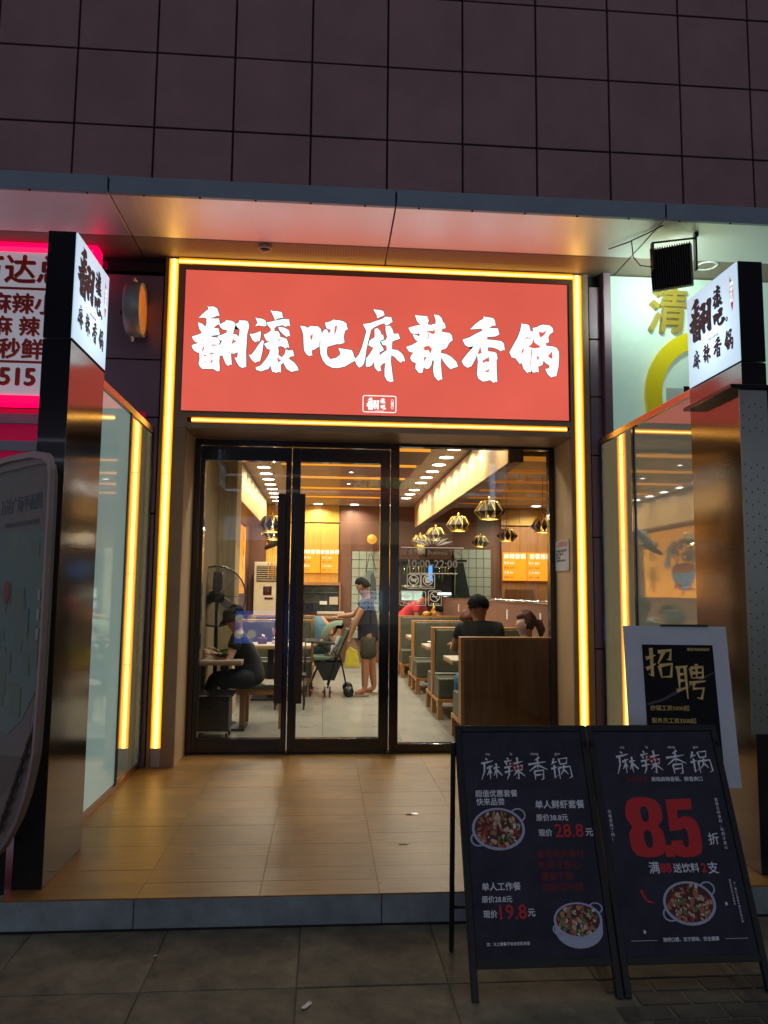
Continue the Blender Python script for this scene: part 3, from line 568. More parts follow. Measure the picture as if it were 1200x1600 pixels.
def icon_box(x0, x1, z0, z1):
    cx, cz = (x0+x1)/2, (z0+z1)/2; R1 = [(cx+p, cz+r) for p, r in rrect((x1-x0)/2, (z1-z0)/2, .015, 3)]; R2 = [(cx+p, cz+r) for p, r in rrect((x1-x0)/2-.006, (z1-z0)/2-.006, .011, 3)][::-1]
    wifi.plate([R1, R2], 0, .001)
def ring(cx, cz, r, w=.008): wifi.plate([[(cx+r*math.cos(i*math.pi/10), cz+r*math.sin(i*math.pi/10)) for i in range(20)], [(cx+(r-w)*math.cos(-i*math.pi/10), cz+(r-w)*math.sin(-i*math.pi/10)) for i in range(20)]], 0, .0012)
icon_box(.78, .912, 1.52, 1.66); icon_box(.916, 1.05, 1.52, 1.66); icon_box(.712, .84, 1.36, 1.495); icon_box(.844, .965, 1.36, 1.495); icon_box(.985, 1.115, 1.36, 1.505)
for cx, cz in ((.846,1.602),(.983,1.602),(1.05,1.447)):
    ring(cx, cz, .050); wifi.plate([[(cx-.036,cz+.03),(cx-.03,cz+.036),(cx+.036,cz-.03),(cx+.03,cz-.036)]], .0013, .0022)
wifi.plate([[(.958,1.575),(1.004,1.575),(1.008,1.612),(.99,1.622),(.985,1.64),(.965,1.63),(.955,1.61)]], 0, .0011)
wifi.plate([[(.82,1.59),(.86,1.585),(.866,1.57),(.872,1.60),(.885,1.62),(.866,1.618),(.83,1.61),(.815,1.62)]], 0, .0011)
wifi.plate([[(1.02,1.442),(1.08,1.442),(1.08,1.452),(1.02,1.452)]], 0, .0011)
for r in (.05, .035, .02): wifi.plate([[(.776+r*math.cos(math.radians(a)), 1.42+r*math.sin(math.radians(a))) for a in range(30, 151, 20)]+[(.776+(r-.008)*math.cos(math.radians(a)), 1.42+(r-.008)*math.sin(math.radians(a))) for a in range(150, 29, -20)]], 0, .0011)
wifi.build('window_decal', M_decal, gp); text('Wi-Fi', .032, WF(.776, 1.382), M_decal, gp); text('免费WIFI', .02, WF(.905, 1.38), M_decal, gp); text('禁止吸烟', .022, WF(1.05, 1.376), M_decal, gp); text('请勿带宠物', .018, WF(.983, 1.537), M_decal, gp); text('谢绝外带', .018, WF(.846, 1.537), M_decal, gp)
# notice sheet on the right reveal
nt_ = box(2.214, 2.219, .09, .50, 1.70, 1.985).build('notice_sheet', mat('paper', (.62,.62,.66), .7), None); nt_.name = 'notice_sheet'
tag(nt_, 'white printed notice with a red heading on the right side of the entrance reveal', 'notice')
NM = frame((2.2135, .295, 1.84), (0,-1,0), (0,0,1))
text('LED招租信息', .055, NM @ Matrix.Translation((0,.105,0)), M_inkred, nt_); text('营业执照 食品经营许可\n地址：商铺一层\n联系电话\n开放时间 10:00-22:00', .03, NM @ Matrix.Translation((-.17,.0,0)), M_ink, nt_, align='LEFT')

# ------------------------------------------------------------------ LEFT NEIGHBOUR sign, wall pan, kiosk
M_pink = emis('pink_neon', (1,.0,.075), 1.6); M_nbpanel = mat('neighbour_panel', (.6,.5,.54), .5, var=.05, emit=(.50,.52,.62), es=.42); M_nbred = mat('neighbour_letters', (.75,.06,.045), .5)  # emission added to the neighbour panel to brighten it
nb = thing('neighbour_sign', 'white neighbour sign with raised red characters between hot pink light bars', 'sign', (-3.3, 0, 3.0))
box(-4.5, -2.07, -.12, .06, 3.13, 4.40).build('sign_panel', M_nbpanel, nb)
box(-4.5, -2.06, -.16, .0, 4.43, 4.50-.03).build('light_bar', M_pink, nb); box(-4.5, -2.06, -.16, .0, 3.05, 3.12).build('light_bar', M_pink, nb); box(-2.062, -2.03, -.16, .0, 4.20, 4.468).build('light_bar', M_pink, nb)
def T3(s, size, x, z, par=nb, m=M_nbred, bold=.03): text(s, size, FRONT(x, -.125, z), m, par, bold=bold, ext=.012, name='character')
T3('万达总店', .27, -2.55, 4.22); T3('麻辣小面', .19, -2.55, 3.92); T3('麻 辣 烫', .18, -2.58, 3.72); T3('30秒鲜煮', .19, -2.64, 3.52); text('1851515', .21, FRONT(-2.50, -.125, 3.28), M_nbred, nb, align='RIGHT', bold=.045, ext=.012, name='character')
for z in (4.07, 3.42): box(-4.5, -2.1, -.132, -.121, z-.01, z+.01).build('sign_rule', M_nbred, nb)
sf = thing('neighbour_shopfront', 'dim red neighbour shop front with grey metal rails below the white sign', 'shop front', (-3.3, 0, 0))
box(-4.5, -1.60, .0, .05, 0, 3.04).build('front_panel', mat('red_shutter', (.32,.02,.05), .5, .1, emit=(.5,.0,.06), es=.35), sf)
box(-4.5, -1.60, -.05, -.002, 2.90, 2.99).build('metal_rail', M_fascia, sf, .004); box(-4.5, -1.60, -.05, -.002, 2.66, 2.75).build('metal_rail', M_fascia, sf, .004)
pn = thing('pan_sign', 'round dark metal pan sign with an orange face, sticking out from the purple wall panel', 'sign', (-1.68, -.15, 3.9))
PM = Matrix.Translation((-1.67, -.17, 3.9)) @ Matrix.Rotation(math.radians(3), 4, 'Z')
# the disc axis runs left-right, its face looks toward the entrance
d = MB(PM); d.lathe([(0,-.075),(.215,-.075),(.232,-.06),(.232,.055),(.225,.062),(.212,.062),(.210,.05)], (0,0,0), 36, 'X'); d.build('pan_body', mat('pan_grey', (.45,.46,.48), .4, .5, var=.15), pn)
f2 = MB(PM); f2.lathe([(.209,.05),(.185,.053),(0,.056)], (0,0,0), 36, 'X'); f2.build('pan_face', emis('pan_orange', (.85,.22,.03), .42, .25, 8), pn)
for s in (1, -1):
    h = MB(PM); h.tube([(-.02,-.035,s*.228),(-.02,-.035,s*.275),(-.02,.0,s*.286),(-.02,.035,s*.275),(-.02,.035,s*.228)], .011, 8); h.build('pan_handle', M_chrome, pn)
wk = MB(); wk.cyl((-1.80,-.10,3.9), (-1.80,.03,3.9), .03); wk.build('bracket', M_black, pn)

ks = thing('map_kiosk', 'free-standing plaza map board with a rounded bronze frame at the left edge of the photo', 'map board', (-1.8, -2.5, -.15))
KM = frame((-1.26, -3.15, -.15), (.63, -.78, 0), (0,0,1))     # right edge at the origin, the board runs back to the left
KO = [(.62,2.325),(.25,2.305),(.09,2.278),(.03,2.246),(.005,2.19),(0,2.0),(0,1.4),(.006,1.15),(.02,.92),(.048,.82),(.105,.70),(.185,.585),(.30,.475),(.40,.40),(.55,.32),(.72,.27)]
def mirror(P): return P+[(-1.7-x, z) for x, z in P[::-1]]
def kout(off): return mirror([(-(d_+(off if d_ < .35 else off*.5)), z-(off if z > 2.1 else 0)+(off*.6 if z < .9 else 0)) for d_, z in KO])
KI = mirror([(-.739,2.256),(-.255,2.242),(-.116,2.232),(-.075,2.20),(-.058,2.10),(-.06,1.8),(-.075,1.411),(-.095,1.195),(-.152,.941),(-.271,.778),(-.434,.66),(-.62,.60)])
mb = MB(KM); mb.plate([kout(0), kout(.028)[::-1]], -.022, .0); mb.build('frame', mat('bronze_frame', (.42,.30,.25), .38, .5, var=.1), ks, .004)
mb = MB(KM); mb.plate([kout(.029)], -.046, -.035); kp = mb.build('map_panel', mat('kiosk_panel', (.24,.19,.15), .5, var=.1, emit=(.5,.38,.28), es=.015), ks)  # slight glow added to panel and map prints to brighten them
mb = MB(KM); mb.plate([[(-.10,1.92),(-.10,1.5),(-.125,1.18),(-.30,1.02),(-.485,.93),(-1.3,.95),(-1.6,1.3),(-1.6,1.96)]], -.034, -.031); mp_ = mb.build('map_print', mat('map_green', (.045,.17,.15), .3, var=.3, vs=3, col2=(.20,.22,.08), emit=(.12,.30,.26), es=.02), ks)
blocks = MB(KM)
for i in range(70):
    x, z = random.uniform(-1.5,-.18), random.uniform(1.1, 1.85); a, b = random.uniform(.02,.09), random.uniform(.02,.08); blocks.plate([[(x-a,z-b),(x+a,z-b),(x+a,z+b),(x-a,z+b)]], -.0305+i*.00003, -.029+i*.00003)
blocks.build('map_blocks', mat('map_olive', (.20,.20,.07), .4, var=.4, vs=4, col2=(.08,.22,.18), emit=(.30,.32,.12), es=.015), mp_)
mk = MB(KM)
for z in (1.64, 1.55, 1.46): mk.plate([[(-.15,z-.05),(-.12,z-.05),(-.12,z),(-.15,z)]], -.026, -.024)
mk.build('map_legend', M_white, mp_)
mk = MB(KM); mk.ball((-.60,1.62,-.026), .05, .06, .006); mk.build('map_marker', M_red, mp_)
text('万达广场平面图', .10, KM @ Matrix.Translation((-.49,2.06,-.033)), M_ink, kp, fit=.60, bold=.01); text('WANDA PLAZA FLOOR PLAN', .03, KM @ Matrix.Translation((-.46,1.965,-.033)), M_ink, kp, fit=.5)
gl = MB(KM); gl.plate([[(x, z) for x, z in KI]], -.018, -.014); gl.build('cover_glass', glassmat('kiosk_glass', (.95,.95,.95), .3), ks)
pb = MB(KM); pb.plate([kout(.029), KI[::-1]], -.034, -.020); pb.build('border_plate', mat('border_pewter', (.30,.23,.20), .45, .4), ks)
for i in range(7):
    x, z = -.10-.055*i, 1.0-.075*i; sc_ = MB(KM); sc_.tube([(x-.07,z-.09,-.014),(x-.02,z-.055,-.006),(x+.02,z-.03,-.004),(x+.035,z+.05,-.012)], [.003,.010,.012,.003], 6); sc_.build('scroll_ornament', mat('bronze_ornament', (.16,.12,.10), .45, .4), ks)
mb = MB(KM); mb.box(-1.10, -.62, 0, .10, -.12, .04); mb.build('base', M_black, ks, .01); mb = MB(KM); mb.box(-1.15, -.55, .10, .40, -.085, -.045); mb.build('stand', M_black, ks, .01)

# ------------------------------------------------------------------ RIGHT NEIGHBOUR
M_lime = mat('yellow_ring', (.80,.62,.01), .4, emit=(.9,.7,.0), es=.12)
rn = thing('neighbour_wall_sign', 'pale green-white wall sign with a gold character and a yellow ring arch', 'sign', (3.4, .02, 3.4))
box(2.61, 4.9, .0, .06, 1.2, 4.46).build('sign_board', mat('white_board', (.62,.72,.64), .5, var=.04, emit=(.55,.85,.70), es=.26), rn)  # board glow added to brighten it and the soffit nearby
text('清', .46, FRONT(3.15, -.03, 4.10), mat('gold_letter', (.55,.38,.06), .35, .4), rn, bold=.02, ext=.03, name='character', sx=.82)
for c in rn.children:
    if c.name.startswith('character'):
        for v in c.data.vertices: v.co.x += .12*(v.co.z-.7)
rg = MB(FRONT(3.47, -.002, 3.10)); out = []; inn = []
for i in range(25):
    a = math.radians(-10+200*i/24); out.append((.55*math.cos(a), .22+.62*math.sin(a))); inn.append((.40*math.cos(a), .22+.46*math.sin(a)))
rg.plate([out+[(-.54,-.6),(-.395,-.6)]+inn[::-1]], .0, .05); rg.build('ring_arch', M_lime, rn)
box(3.30, 3.42, -.012, -.002, 2.7, 3.42).build('dark_panel', M_blackmetal, rn); box(3.13, 3.29, -.012, -.002, 2.7, 3.40).build('pale_panel', M_white, rn)
fl = thing('floodlight', 'black finned LED floodlight hanging from the canopy on a bracket', 'floodlight', (2.84, -.82, 4.2))
FM = Matrix.Translation((2.84, -.80, 4.20)) @ Matrix.Rotation(math.radians(-32), 4, 'Z') @ Matrix.Rotation(math.radians(12), 4, 'X') 
b = MB(FM); b.box(-.16, .16, -.03, .04, -.17, .17); b.build('housing', M_black, fl, .006)
for i in range(17):
    b = MB(FM); x = -.152+i*.019; b.box(x-.0035, x+.0035, -.085, -.0305, -.17, .17); b.build('cooling_fin', M_black, fl)
b = MB(FM); b.box(-.14, .14, .041, .046, -.15, .15); b.build('lens', emis('flood_lens', (.72,1,.86), 18), fl)
b = MB(); b.box(2.66, 2.675, -.84, -.80, 4.16, 4.40); b.box(3.01, 3.025, -.88, -.84, 4.16, 4.44); b.tube([(2.667,-.82,4.40),(3.018,-.86,4.44)], .009, 6); b.box(3.0, 3.03, -.9, -.86, 4.44, 4.475); b.build('bracket', M_black, fl)
b = MB(); b.tube([(2.40,-.55,4.46),(2.5,-.7,4.45),(2.62,-.88,4.462),(2.68,-1.0,4.465)], .006, 6); b.tube([(2.52,-.75,4.45),(2.51,-.8,4.28),(2.56,-.82,4.2),(2.68,-.82,4.19)], .005, 6); b.build('cable', M_black, fl)
la = bpy.data.lights.new('flood', 'AREA'); la.energy = 5; la.color = (.74,1,.86); la.shape = 'RECTANGLE'; la.size = .26; la.size_y = .26; la.spread = math.radians(150)
lo = bpy.data.objects.new('floodlight_lamp', la); COL.objects.link(lo); lo.matrix_world = FM @ Matrix.Translation((0,.07,0)) @ Matrix.Rotation(math.radians(90), 4, 'X') ; 
rng_ = MB(); rng_.lathe([(.10,4.473),(.10,4.466),(.075,4.466),(.075,4.478)], (3.42,-.28,0), 24); tag(rng_.build('ceiling_ring', M_white), 'white round downlight ring in the canopy above the right sign pillar', 'downlight')
dk = thing('canopy_camera', 'round dark camera in a pale ring under the canopy above the red sign', 'camera', (-.57, -.28, 4.46))
m_ = MB(); m_.lathe([(.062,4.474),(.062,4.45),(.050,4.44),(.046,4.45)], (-.57,-.28,0), 24); m_.build('ring', mat('ring_tan', (.5,.38,.25), .35, .4), dk)
m_ = MB(); m_.ball((-.57,-.28,4.452), .045, .045, .025, 14, 8); m_.build('dome', M_blackmetal, dk)

# ------------------------------------------------------------------ A-BOARDS
def dish(mb, cx, cy, rx, ry, seed):
    """printed food photo: pan rim, handles and ingredients, flat print a millimetre thick; mats: 0 rim 1 inside 2.. food"""
    rnd = random.Random(seed)
    def ell(a, b, n=28, ox=0, oy=0, rot=0): return [(cx+ox+a*math.cos(i*2*math.pi/n)*math.cos(rot)-b*math.sin(i*2*math.pi/n)*math.sin(rot), cy+oy+a*math.cos(i*2*math.pi/n)*math.sin(rot)+b*math.sin(i*2*math.pi/n)*math.cos(rot)) for i in range(n)]
    mb.m = 0
    for sx, sy in ((1, .75), (-1, -.55)):
        ox, oy = sx*rx*.78, sy*ry*.85
        mb.plate([ell(rx*.30, ry*.34, 16, ox, oy), ell(rx*.24, ry*.27, 16, ox, oy)[::-1]], 0, .0008)
    mb.plate([ell(rx, ry)], .0009, .0012); mb.m = 1; mb.plate([ell(rx*.9, ry*.88, 28, 0, ry*.02)], .0013, .0016)
    for i in range(130):
        a = rnd.uniform(0, 6.28); r = math.sqrt(rnd.random())*.84; s = rnd.uniform(.04, .12)*rx
        mb.m = rnd.choice([2,2,2,3,3,4,5,5,6,7]); n = 7; ox, oy = r*rx*math.cos(a), r*ry*math.sin(a); ro = rnd.uniform(0, 3.14); k = rnd.uniform(.35, .9)
        pts = [(cx+ox+s*math.cos(t)*math.cos(ro)*rnd.uniform(.75,1.1)-s*k*math.sin(t)*math.sin(ro), cy+oy+s*math.cos(t)*math.sin(ro)+s*k*math.sin(t)*math.cos(ro)) for t in [j*2*math.pi/n for j in range(n)]]
        z = .0017+i*.00002; mb.add([(p[0], p[1], z) for p in pts], [tuple(range(n))])
FOOD = [mat('print_rim', (.55,.58,.75), .5), mat('print_sauce', (.10,.025,.018), .5), mat('print_meat', (.55,.20,.12), .5), mat('print_red', (.50,.05,.04), .5), mat('print_green', (.10,.28,.07), .5), mat('print_cream', (.75,.52,.36), .5), mat('print_white', (.85,.78,.72), .5), mat('print_shrimp', (.70,.32,.18), .5)]
def aboard(x0, x1, lab):
    foot = Vector(((x0+x1)/2, -3.49, -.15)); t = thing('a_board_sign', lab, 'sign board', foot, 'black sandwich boards on the pavement')
    up = Vector((0, .42, 1.02)).normalized(); Hh = 1.103; W = x1-x0
    M = frame((x0, -3.49, -.15), (1,0,0), up)       # local x right, y up the board, z out towards the street
    def lb(nm, a, b, c, d_, z0, z1, m=M_black, par=t, bev=.002): q = MB(M); q.box(a, b, c, d_, z0, z1); return q.build(nm, m, par, bev)
    lb('leg_rail', 0, .028, 0, Hh, -.028, 0); lb('leg_rail', W-.028, W, 0, Hh, -.028, 0)
    lb('cross_rail', .029, W-.029, Hh-.028, Hh, -.028, 0); lb('cross_rail', .029, W-.029, .115, .143, -.028, 0)
    pnl = lb('poster_panel', .029, W-.029, .144, Hh-.029, -.02, -.006, M_board)
    top = M @ Vector((0, Hh-.03, -.03)); 
    for xx in (x0-.012, x1-.012) if x0 < 1 else (x0+.01, x1-.01):
        q = MB(); q.tube([(xx, -3.10, .80), (xx, -3.07, .25), (xx, -3.05, -.145)], .012, 6, smooth=False); q.build('rear_leg', M_black, t)
    q = MB(); q.tube([(x0-.012 if x0 < 1 else x0+.01, -3.06, .05), (x1-.012, -3.06, .05)], .008, 6); q.build('rear_rail', M_black, t)
    return t, M, pnl, W, Hh
tA, MA, pA, WA, HA = aboard(.622, 1.250, 'black sandwich board with two food photos and prices 28.8 and 19.8')
tB, MB_, pB, WB, HB = aboard(1.258, 1.895, 'black sandwich board with a big red 8.5 discount and one food photo')
def on(M, x, y): return M @ Matrix.Translation((x, y, -.0052))
# board coordinates: u 0..1 across, v 0 (top) .. 1 (bottom) of the panel
def uv(W, u, v): return (.029+u*(W-.058), HA-.029-v*(HA-.173))
def title(M, par, x, y, w_, pitch):
    for i, k in enumerate(('ma','la','xiang','guo')):
        mb = MB(M @ Matrix.Translation((0,0,-.0052))); strokes(mb, SK[k], .085, x+i*pitch, y, w_, asp=1.02); mb.build('brush_character', M_inkwhite, par)
        text(('ma','la','xiang','guo')[i], .018, on(M, x+i*pitch+w_*.4, y+.016), M_inkwhite, par, ext=.0004, bold=.01)
    r_ = MB(M @ Matrix.Translation((0,0,-.0040))); strokes(r_, [[(20,2),(50,30),(90,60)],[(60,40),(40,70)],[(70,20),(100,50)]], .09, x+pitch*1.12, y-.015, w_*.75); r_.build('chilli_mark', M_inkred, par)
SH = lambda par, y: (-.008 if par == pA else -.012)
def put(M, par, s, x0, x1, y, m, bold=.02, size=.04, **k): d = SH(par, y); return text(s, size, on(M, x0+d, y), m, par, align='LEFT', ext=.0004, fit=(x1-x0)*.98, bold=bold, **k)
title(MA, pA, .108, .957, .098, .110); title(MB_, pB, .116, .984, .104, .120)
W_, R_k, D_ = M_inkwhite, M_inkred, M_inkdimred
for s_, a, b_, y, m_, bo_ in (('超值优惠套餐', .083, .280, .797, W_, .018), ('快来品尝', .085, .215, .762, W_, .018), ('单人鲜虾套餐', .354, .585, .747, W_, .022), ('原价38.8元', .352, .500, .692, W_, .018),
    ('现价', .356, .418, .629, W_, .022), ('28.8', .430, .562, .636, R_k, .03), ('元', .570, .604, .629, W_, .022), ('看得见的食材', .338, .554, .541, D_, .03), ('吃得才放心', .340, .530, .497, D_, .03), ('健康不辣', .346, .490, .453, D_, .03), ('可能可不辣', .344, .530, .409, D_, .03),
    ('单人工作餐', .082, .254, .417, W_, .022), ('原价28.8元', .078, .211, .369, W_, .018), ('现价', .080, .140, .313, W_, .022), ('19.8', .150, .268, .319, R_k, .03), ('元', .272, .303, .316, W_, .022), ('注：以上套餐不包含饮料米饭', .084, .272, .203, W_, .012)):
    put(MA, pA, s_, a, b_, y, m_, bo_)
ell_ = Matrix.Translation((0,0,-.0055))
dm = MB(MA @ ell_); dish(dm, .168, .650, .120, .088, 3); dm.build('food_photo', FOOD, pA)
dm = MB(MA @ ell_); dm.m = 0; dm.plate([[(.478+.104*math.cos(a), .268+.070*math.sin(a)-(.018 if a > 3.14 else 0)) for a in [i*math.pi/12 for i in range(24)]]], 0, .0008); dish(dm, .478, .285, .106, .068, 9); dm.build('food_photo', FOOD, pA)
for s_, a, b_, y, m_, bo_ in (('麻辣诱惑', .165, .27, .853, D_, .02), ('美味麻辣香锅、鲜香爽口', .285, .535, .853, W_, .012), ('折', .500, .550, .592, W_, .02), ('满', .202, .250, .478, W_, .022), ('88', .254, .303, .478, R_k, .05), ('送饮料', .312, .432, .476, W_, .022), ('2', .440, .462, .476, R_k, .05), ('支', .470, .518, .474, W_, .022), ('独特口感、忠于原味、安全健康', .212, .463, .203, W_, .012)):
    put(MB_, pB, s_, a, b_, y, m_, bo_)
for s_, x, y, sz in (('出\n餐\n更\n快\n了\n哟\n！', .062, .657, .017), ('看\n得\n见\n的\n食\n材\n，\n吃\n的\n才\n放\n心', .575, .66, .016), ('注\n：\n图\n片\n仅\n供\n参\n考\n请\n以\n实\n物\n为\n准', .578, .34, .010), ('最\n终\n解\n释\n权\n归\n本\n店\n所\n有', .560, .38, .009)):
    text(s_, sz, on(MB_, x+SH(pB, y), y), M_inkwhite, pB, ext=.0004, space_line=1.15, bold=.01)
E8 = [(.138,.731),(.152,.76),(.175,.772),(.21,.777),(.25,.775),(.285,.764),(.303,.742),(.307,.711),(.302,.676),(.277,.654),(.295,.63),(.300,.591),(.296,.555),(.278,.535),(.239,.524),(.197,.524),(.16,.532),(.142,.553),(.136,.59),(.138,.625),(.158,.651),(.138,.68),(.134,.705)]
H1 = [(.206,.728),(.218,.736),(.232,.736),(.241,.726),(.243,.70),(.240,.680),(.225,.669),(.210,.676),(.205,.70)]; H2 = [(.205,.625),(.215,.635),(.229,.637),(.240,.625),(.242,.595),(.238,.569),(.222,.560),(.207,.572),(.203,.60)]
E5 = [(.335,.766),(.455,.768),(.450,.721),(.379,.718),(.377,.681),(.4,.692),(.435,.690),(.458,.672),(.468,.640),(.468,.595),(.464,.556),(.450,.534),(.421,.524),(.38,.521),(.345,.527),(.330,.545),(.325,.590),(.379,.592),(.380,.570),(.391,.561),(.404,.570),(.409,.600),(.408,.632),(.396,.644),(.384,.636),(.328,.630)]
SHB = lambda L: [(x-.012, y) for x, y in L]
q = MB(on(MB_, 0, 0)); q.plate([SHB(E8), SHB(H1)[::-1], SHB(H2)[::-1]], 0, .0008); q.build('numeral', M_inkred, pB)
q = MB(on(MB_, 0, 0)); q.plate([SHB(E5)[::-1]], 0, .0009); q.build('numeral', M_inkred, pB); q = MB(on(MB_, 0, 0)); q.plate([SHB([(.290,.524),(.333,.524),(.333,.573),(.290,.573)])], 0, .0011); q.build('decimal_point', M_inkred, pB)
dm = MB(MB_ @ ell_); dish(dm, .345, .340, .118, .086, 5); dm.build('food_photo', FOOD, pB)
dm = MB(MB_ @ ell_); strokes(dm, [[(0,0),(20,60),(50,90),(100,100)]], .22, .138, .395, .05); dm.build('chilli_print', M_inkred, pB)
for a, b_ in ((.06,.175),(.475,.575)): q = MB(on(MB_, 0, 0)); q.plate([[(a,.202),(b_,.202),(b_,.2035),(a,.2035)]], 0, .0006); q.build('print_line', M_inkwhite, pB)
for x, y in ((.125,.235),(.510,.335)): q = MB(on(MB_, 0, 0)); q.plate([[(x+.006*math.cos(i), y+.008*math.sin(i)) for i in range(6)]], 0, .0006); q.build('print_dot', M_inkwhite, pB)

# ------------------------------------------------------------------ recruitment board on easel
ez = thing('recruitment_board', 'white foam board on an easel with a black and gold hiring poster', 'poster board', (1.95, -2.72, -.15))
EM = frame((1.562, -2.86, .53), (.995, -.10, .0), (.05, .22, 1.0))
q = MB(EM); q.box(0, .545, 0, .815, -.008, 0); q.build('foam_board', M_boardwhite, ez, .002)
q = MB(EM); q.box(.093, .465, .03, .715, .0005, .002); pp = q.build('poster', M_poster, ez)
q = MB(EM); q.box(.20, .45, .813, .823, -.012, .006); q.build('clip_bar', M_black, ez)
for k_, x, y, s_, w_ in (('zhao', .105, .700, .15, .12), ('pin', .255, .615, .16, .10)): q = MB(EM @ Matrix.Translation((0,0,.0022))); strokes(q, SK[k_], w_, x, y, s_, asp=1.15); q.build('brush_character', M_inkgold, pp)
def er(s_, x0, x1, y): text(s_, .03, EM @ Matrix.Translation((x0,y,.0022)), M_inkgold, pp, align='LEFT', fit=x1-x0, bold=.01)
er('翻滚吧麻辣香锅', .33, .445, .690); er('炒锅工资5000起', .115, .315, .385); er('服务员工资3500起', .118, .345, .322); er('面点师工资4000起', .118, .345, .26)
sw = MB(EM @ Matrix.Translation((0,0,.0021))); sw.plate([[(.10,.40),(.18,.42),(.32,.49),(.46,.57),(.46,.575),(.31,.505),(.18,.435),(.10,.41)]], 0, .0001); sw.build('poster_swirl', mat('swirl_grey', (.07,.06,.08), .5), pp)
for p in ((1.76,-2.70),(1.93,-2.72)): q = MB(); q.tube([(1.83,-2.62,1.30),(p[0],p[1]+.12,.42),(p[0],p[1]+.1,.0)], .012, 6); q.build('easel_leg', M_black, ez)
q = MB(); q.tube([(1.83,-2.62,1.30),(1.83,-2.3,.0)], .012, 6); q.build('easel_leg', M_black, ez)

# small litter
def scrap(x, y, z, s, m, lab, rot=0):
    rnd = random.Random(int(x*1000)); mb = MB(Matrix.Translation((x,y,z)) @ Matrix.Rotation(rot, 4, 'Z')); n = 6
    vs = [(s*(i/n-.5)*2, s*.35*rnd.uniform(.5,1)*(1 if j else -1), rnd.uniform(.001,.006)) for j in (0,1) for i in range(n)]
    mb.add(vs, [(i, i+1, n+i+1, n+i) for i in range(n-1)]); tag(mb.build('litter', m), lab, 'litter')
M_scrap = mat('scrap_foil', (.6,.58,.6), .3, .2)
scrap(-.04, -3.47, -.149, .035, M_scrap, 'crumpled silvery wrapper on the dark paving in front of the step', 1.0); scrap(-.73, -3.02, -.149, .010, M_white, 'tiny white scrap on the paving at the left')
scrap(.62, -1.42, .002, .05, M_scrap, 'shiny smear of tape on the porch floor nearest the doors'); scrap(.50, -2.02, .002, .035, mat('smear', (.55,.45,.33), .6), 'pale scuffed scrap in the middle of the porch floor')
scrap(.82, -3.22, -.149, .012, M_white, 'tiny white scrap on the paving by the sandwich boards'); scrap(.31, -2.60, .002, .008, M_white, 'tiny white scrap near the porch edge')
for i, (x, y) in enumerate(((-1.13,-2.0),(-.72,-2.15),(-1.18,-.6),(-.1,-2.5))): scrap(x, y, .002, .009, M_black, ['small dark speck on the floor near the left pillar','small dark speck on the floor left of centre','small dark speck on the floor near the left screen','small dark speck on the floor by the front edge'][i])
# ------------------------------------------------------------------ INTERIOR SHELL
def struct(o): o['kind'] = 'structure'; return o
fi = bpy.data.objects.new('interior_floor', None); COL.objects.link(fi); struct(fi)
for i in range(8):
    for j in range(11): slab(-1.60+.8*i, -.80+.8*i, .62+.8*j, 1.42+.8*j, 0, M_intfloor, 'floor_tile', fi, .02, .0015, .001)
struct(box(-1.9, 5.2, .56, 9.7, -.1, -.021).build('floor_base', M_steeljoint))
ZC = 3.3
struct(box(-1.9, 5.2, .62, 9.7, ZC, ZC+.1).build('ceiling', M_ceil))
struct(box(-1.9, -1.60, .60, 9.7, 0, ZC).build('wall_left', M_wallbrown))
struct(box(-1.9, 5.2, 9.52, 9.7, 0, ZC).build('wall_back', M_wallbrown))
struct(box(5.0, 5.2, .6, 9.52, 0, ZC).build('wall_right', M_wallbrown)); struct(box(2.23, 5.2, .565, .62, 0, 4.0).build('wall_front', M_wallbrown))
lw = thing('low_wall', 'reddish brown low wall with a chrome rail along the right-hand booths', 'wall', (2.5, 5, 0))  # mirror above is left out, its reflections built as solid things beyond
box(2.47, 2.56, .62, 9.5, 0, 1.36).build('wall_body', M_wallbrown, lw); MB().cyl((2.465, .63, 1.385), (2.465, 9.4, 1.385), .016, n=10).build('rail', M_chrome, lw)
for y in (1.9, 3.5, 5.0, 7.27): box(2.458, 2.469, y-.03, y+.03, 1.13, 1.26).build('socket_plate', M_white, lw, .002)
struct(box(-1.6, -1.30, .62, 2.59, 0, ZC).build('wall_side', mat('olive_wall', (.20,.155,.09), .7, var=.08)))
# concrete column
cl = thing('column', 'olive grey concrete-look column inside, left of the doors', 'column', (-1.15, 2.9, 0))
box(-1.60, -1.085, 2.6, 3.1, 0, ZC).build('column_shaft', mat('concrete_olive', (.36,.29,.17), .8, var=.3, vs=2.5, bump=.6, bs=8, stretch=(6,6,.7)), cl)
# ceiling beams (valances)
def beam(x0, x1, y0, y1, z0, lab):
    t = thing('ceiling_beam', lab, 'beam', ((x0+x1)/2, (y0+y1)/2, z0))
    xx = x0 if x0 > 0 else x1; n = int((y1-y0)/1.5)
    for i in range(n):
        a = y0+(y1-y0)*i/n; b = y0+(y1-y0)*(i+1)/n
        box(*( (x0, x0+.02) if x0 > 0 else (x1-.02, x1)), a+.003, b-.003, z0, ZC-.03).build('face_panel', M_paleoak, t, .001)
    box(*((x0+.021, x1) if x0 > 0 else (x0, x1-.021)), y0, y1, z0+.01, ZC-.001).build('core', M_darkwood, t)
    box(*((x0+.022, x0+.05) if x0 > 0 else (x1-.05, x1-.022)), y0+.01, y1-.01, z0-.004, z0+.009).build('edge_trim', M_darkwood, t)
    return t
beam(1.83, 1.99, .8, 8.9, 2.80, 'long golden wood ceiling beam running back above the right-hand booths')
beam(-1.599, -1.19, 3.12, 8.6, 2.74, 'golden wood ceiling beam along the left wall')
